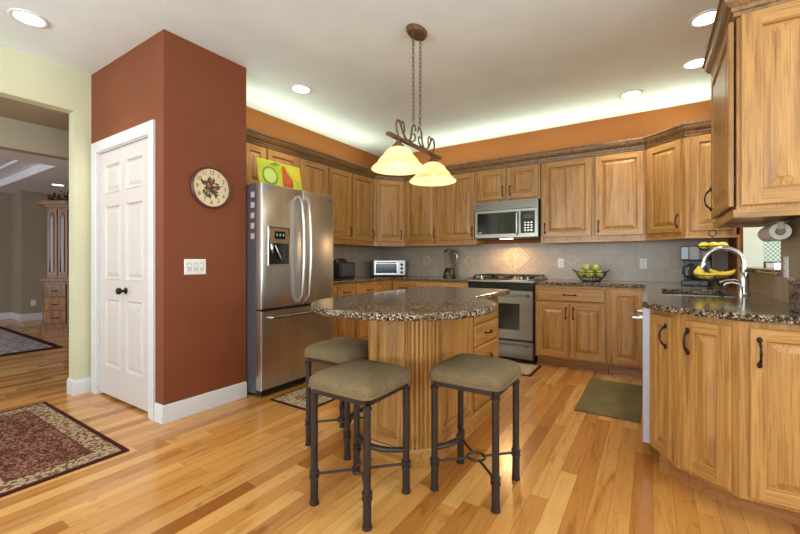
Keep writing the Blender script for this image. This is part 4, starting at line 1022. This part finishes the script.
for i, (x, y, w) in enumerate(((-.055, -.03, 'left in the upper basket'), (.0, -.06, 'front middle of the upper basket'), (.055, -.03, 'right in the upper basket'), (0.02, .05, 'at the back of the upper basket'))):
    o = thing('lemon', f'yellow lemon, {w} of the fruit stand'.replace(' of the fruit stand of', ' of'), 'lemon', (fx + x, fy + y, ZC + .345), random.uniform(-40, 40), 'lemons in the upper basket')
    MB().lathe([(.0001, -.042), (.007, -.038), (.018, -.029), (.027, -.012), (.028, .008), (.022, .026), (.008, .037), (.0001, .042)], (0, 0, 0), 16, 0, 'X').build('peel', LEM, o, smooth=80)

# paper towel holder under the near cabinet
PT = thing('paper_towel_holder', 'paper towel roll on a holder hanging under the near upper cabinet', 'paper towels', (.545, 2.72, 1.3275))
zr = -.048
MB().lathe([(.02, 0), (.042, 0), (.042, .27), (.02, .27)], (0, 0, zr), 28, 0, 'Y', loop=True).build('towel_roll', PAPER, PT)
MB().lathe([(.017, -.004), (.017, .274)], (0, 0, zr), 18, 0, 'Y').build('core', plain('cardboard', srgb(150, 138, 104), .8), PT)
for y in (-.012, .276): MB().box(-.013, y, zr + .012, .013, y + .006, -.0012).build('bracket', plain('holder_white', srgb(206, 198, 184), .5), PT, bev=.003)
MB().box(-.03, -.02, -.0010, .03, .29, .0235 - .0245 + .001 + .0).build('mount', WHITE, PT)

# ------------------------------------------------------------------ family room beyond the pass-through
r = thing('console_table', 'narrow wooden table beyond the pass-through', 'table', (1.02, 4.75, 0), 0)
MB().box(-.30, -.18, .755, .30, .18, .7845).build('tabletop', W_DARK, r, bev=.004)
for sx in (-1, 1):
    for sy in (-1, 1): MB().box(sx * .27 - .02, sy * .15 - .02, 0, sx * .27 + .02, sy * .15 + .02, .7545).build('leg', W_DARK, r)
r = thing('table_lamp', 'accent lamp with a square mosaic shade seen through the pass-through', 'lamp', (.835, 4.68, .785), 20)
MB().lathe([(.06, 0), (.06, .012), (.02, .025), (.014, .10), (.035, .17), (.04, .22), (.016, .28), (.008, .32), (.008, .45)], (0, 0, 0), 18).build('base', PEND, r)
def mosaic():
    t = NT('mosaic_glass'); v = t.coord(scale=(1, 1, 1)); br = t.n('ShaderNodeTexChecker'); br.inputs['Scale'].default_value = 55; t.l(v, br.inputs[0])
    br.inputs[1].default_value = srgb(190, 205, 180); br.inputs[2].default_value = srgb(110, 130, 112)
    t.l(br.outputs[0], t.b.inputs['Emission Color']); t.b.inputs['Emission Strength'].default_value = .25
    return t.done(br.outputs[0], .3)
MB().box(-.09, -.09, .33, .09, .09, .52).build('shade', mosaic(), r)
m = MB()
for z in (.325, .515):
    m.box(-.095, -.095, z, .095, .095, z + .012)
m.build('shade_rim', BLACK, r)
o = MB().box(1.2, 6.27, .9, 2.6, 6.298, 2.2).build('window_2', emit('bright_window', (.95, .98, 1, 1), 2.2)); struct(o)
MB().box(1.12, 6.25, .82, 1.20, 6.2985, 2.28).box(2.6, 6.25, .82, 2.68, 6.2985, 2.28).box(1.2, 6.25, 2.2, 2.6, 6.2985, 2.28).box(1.2, 6.25, .82, 2.6, 6.2985, .9).build('frame', WHITE, o)

# ------------------------------------------------------------------ dining room: china cabinet and greenery
CC = thing('china_cabinet', 'tall carved wooden china cabinet with glass doors in the dining room', 'cabinet', (-7.95, 2.72, 0), 84)
foot = lambda e: [(-.62 - e, .26 + e), (-.62 - e, .12), (-.38 - e * .5, -.20 - e), (.38 + e * .5, -.20 - e), (.62 + e, .12), (.62 + e, .26 + e)]
MB().prism(foot(.03), 0, .09).prism(foot(.0), .09, .80).build('base', W_DARK, CC, smooth=0)
MB().prism(foot(.035), .80, .85).build('waist', W_DARK, CC, bev=.01)
MB().prism(foot(-.04), .85, 1.98).build('hutch', W_DARK, CC, smooth=0)
MB().prism(foot(.0), 1.98, 2.02).prism(foot(.05), 2.02, 2.08).build('cornice', W_DARK, CC, smooth=0)
DG = plain('cabinet_dark_glass', srgb(60, 58, 62), .08, coat=.4, var=.4, vs=14)
def arch_door(name, a, b, z0, z1, mat_in):
    v = Vector((b[0] - a[0], b[1] - a[1])); L = v.length; ang = math.atan2(v.y, v.x)
    d = MB(); d.box(0, -.02, z0, L, 0, z1); d = d.build(name, W_DARK, CC, (a[0], a[1], 0), (0, 0, ang), bev=.004)
    w = L * .5 - .05; P = [(L / 2 - w, z0 + .07), (L / 2 + w, z0 + .07), (L / 2 + w, z1 - .16)] + [(L / 2 + w * math.cos(R(t)), z1 - .16 + .10 * math.sin(R(t))) for t in range(15, 180, 15)] + [(L / 2 - w, z1 - .16)]
    MB().xz(P, -.026, -.0202).build('pane' if mat_in is DG else 'arched_panel', mat_in, d, smooth=0)
    MB().tube([(x, -.026, z) for x, z in P], .008, 6, closed=True).build('arch_moulding', W_DARK, d)
f = foot(-.04)
for q0, q1 in ((.04, .48), (.52, .96)):
    a = (f[1][0] + (f[2][0] - f[1][0]) * q0, f[1][1] + (f[2][1] - f[1][1]) * q0); b = (f[1][0] + (f[2][0] - f[1][0]) * q1, f[1][1] + (f[2][1] - f[1][1]) * q1)
    arch_door('door', a, b, .88, 1.95, DG)
for q0, q1 in ((.02, .49), (.51, .98)):
    a = (f[2][0] + (f[3][0] - f[2][0]) * q0, f[2][1]); b = (f[2][0] + (f[3][0] - f[2][0]) * q1, f[2][1]); arch_door('door', a, b, .88, 1.95, DG)
f = foot(0)
for q0, q1 in ((.02, .49), (.51, .98)):
    a = (f[2][0] + (f[3][0] - f[2][0]) * q0, f[2][1]); b = (f[2][0] + (f[3][0] - f[2][0]) * q1, f[2][1]); arch_door('door', a, b, .12, .78, W_DARK)
v = Vector((f[2][0] - f[1][0], f[2][1] - f[1][1])); ang = math.atan2(v.y, v.x); L = v.length
for i in range(3):
    d = MB().box(.03, -.02, .13 + i * .215, L - .03, 0, .33 + i * .215).build('drawer', W_DARK, CC, (f[1][0], f[1][1], 0), (0, 0, ang), bev=.006)
    MB().tube([(L / 2 - .05, -.02, .23 + i * .215), (L / 2 - .03, -.04, .22 + i * .215), (L / 2 + .03, -.04, .22 + i * .215), (L / 2 + .05, -.02, .23 + i * .215)], .006, 6).build('handle', BRONZE, d)
GA = thing('floral_garland', 'dried leafy garland lying on top of the china cabinet', 'floral arrangement', (-7.95, 2.72, 2.0805), 84)
rnd = random.Random(8); lf1 = plain('dried_leaf_green', srgb(70, 66, 40), .8, var=.3); lf2 = plain('dried_leaf_red', srgb(112, 62, 48), .8, var=.3)
for mat, nm in ((lf1, 'leaf_spray'), (lf2, 'blossom_spray')):
    m = MB()
    for i in range(150):
        x = rnd.uniform(-.58, .58); y = rnd.uniform(-.12, .2); z = rnd.uniform(.01, .06 + .17 * (1 - (x / .68) ** 2)); l = rnd.uniform(.03, .065)
        d = Vector((rnd.uniform(-1, 1), rnd.uniform(-1, 1), rnd.uniform(-.3, 1))).normalized(); s_ = d.cross(Vector((.3, .2, .9))).normalized() * l * .4
        z = max(z, .04); p = Vector((x, y, z)); m.add([p - d * l * .5, p + s_, p + d * l, p - s_], [(0, 1, 2, 3)])
    m.build(nm, mat, GA, smooth=0)['kind'] = 'stuff'
MB().tube([(-.58, .03, .012), (-.3, .0, .05), (0, 0, .075), (.3, 0, .05), (.58, .03, .012)], .012, 6).build('vine', STEM, GA)
switch_plate('white outlet low on the dining room far wall', (-9.8995, 2.42, .33), 90, 1, 'outlet')
downlight(-8.6, 2.42, 'small recessed light in the dining room ceiling above the china cabinet', 2.44, 10)
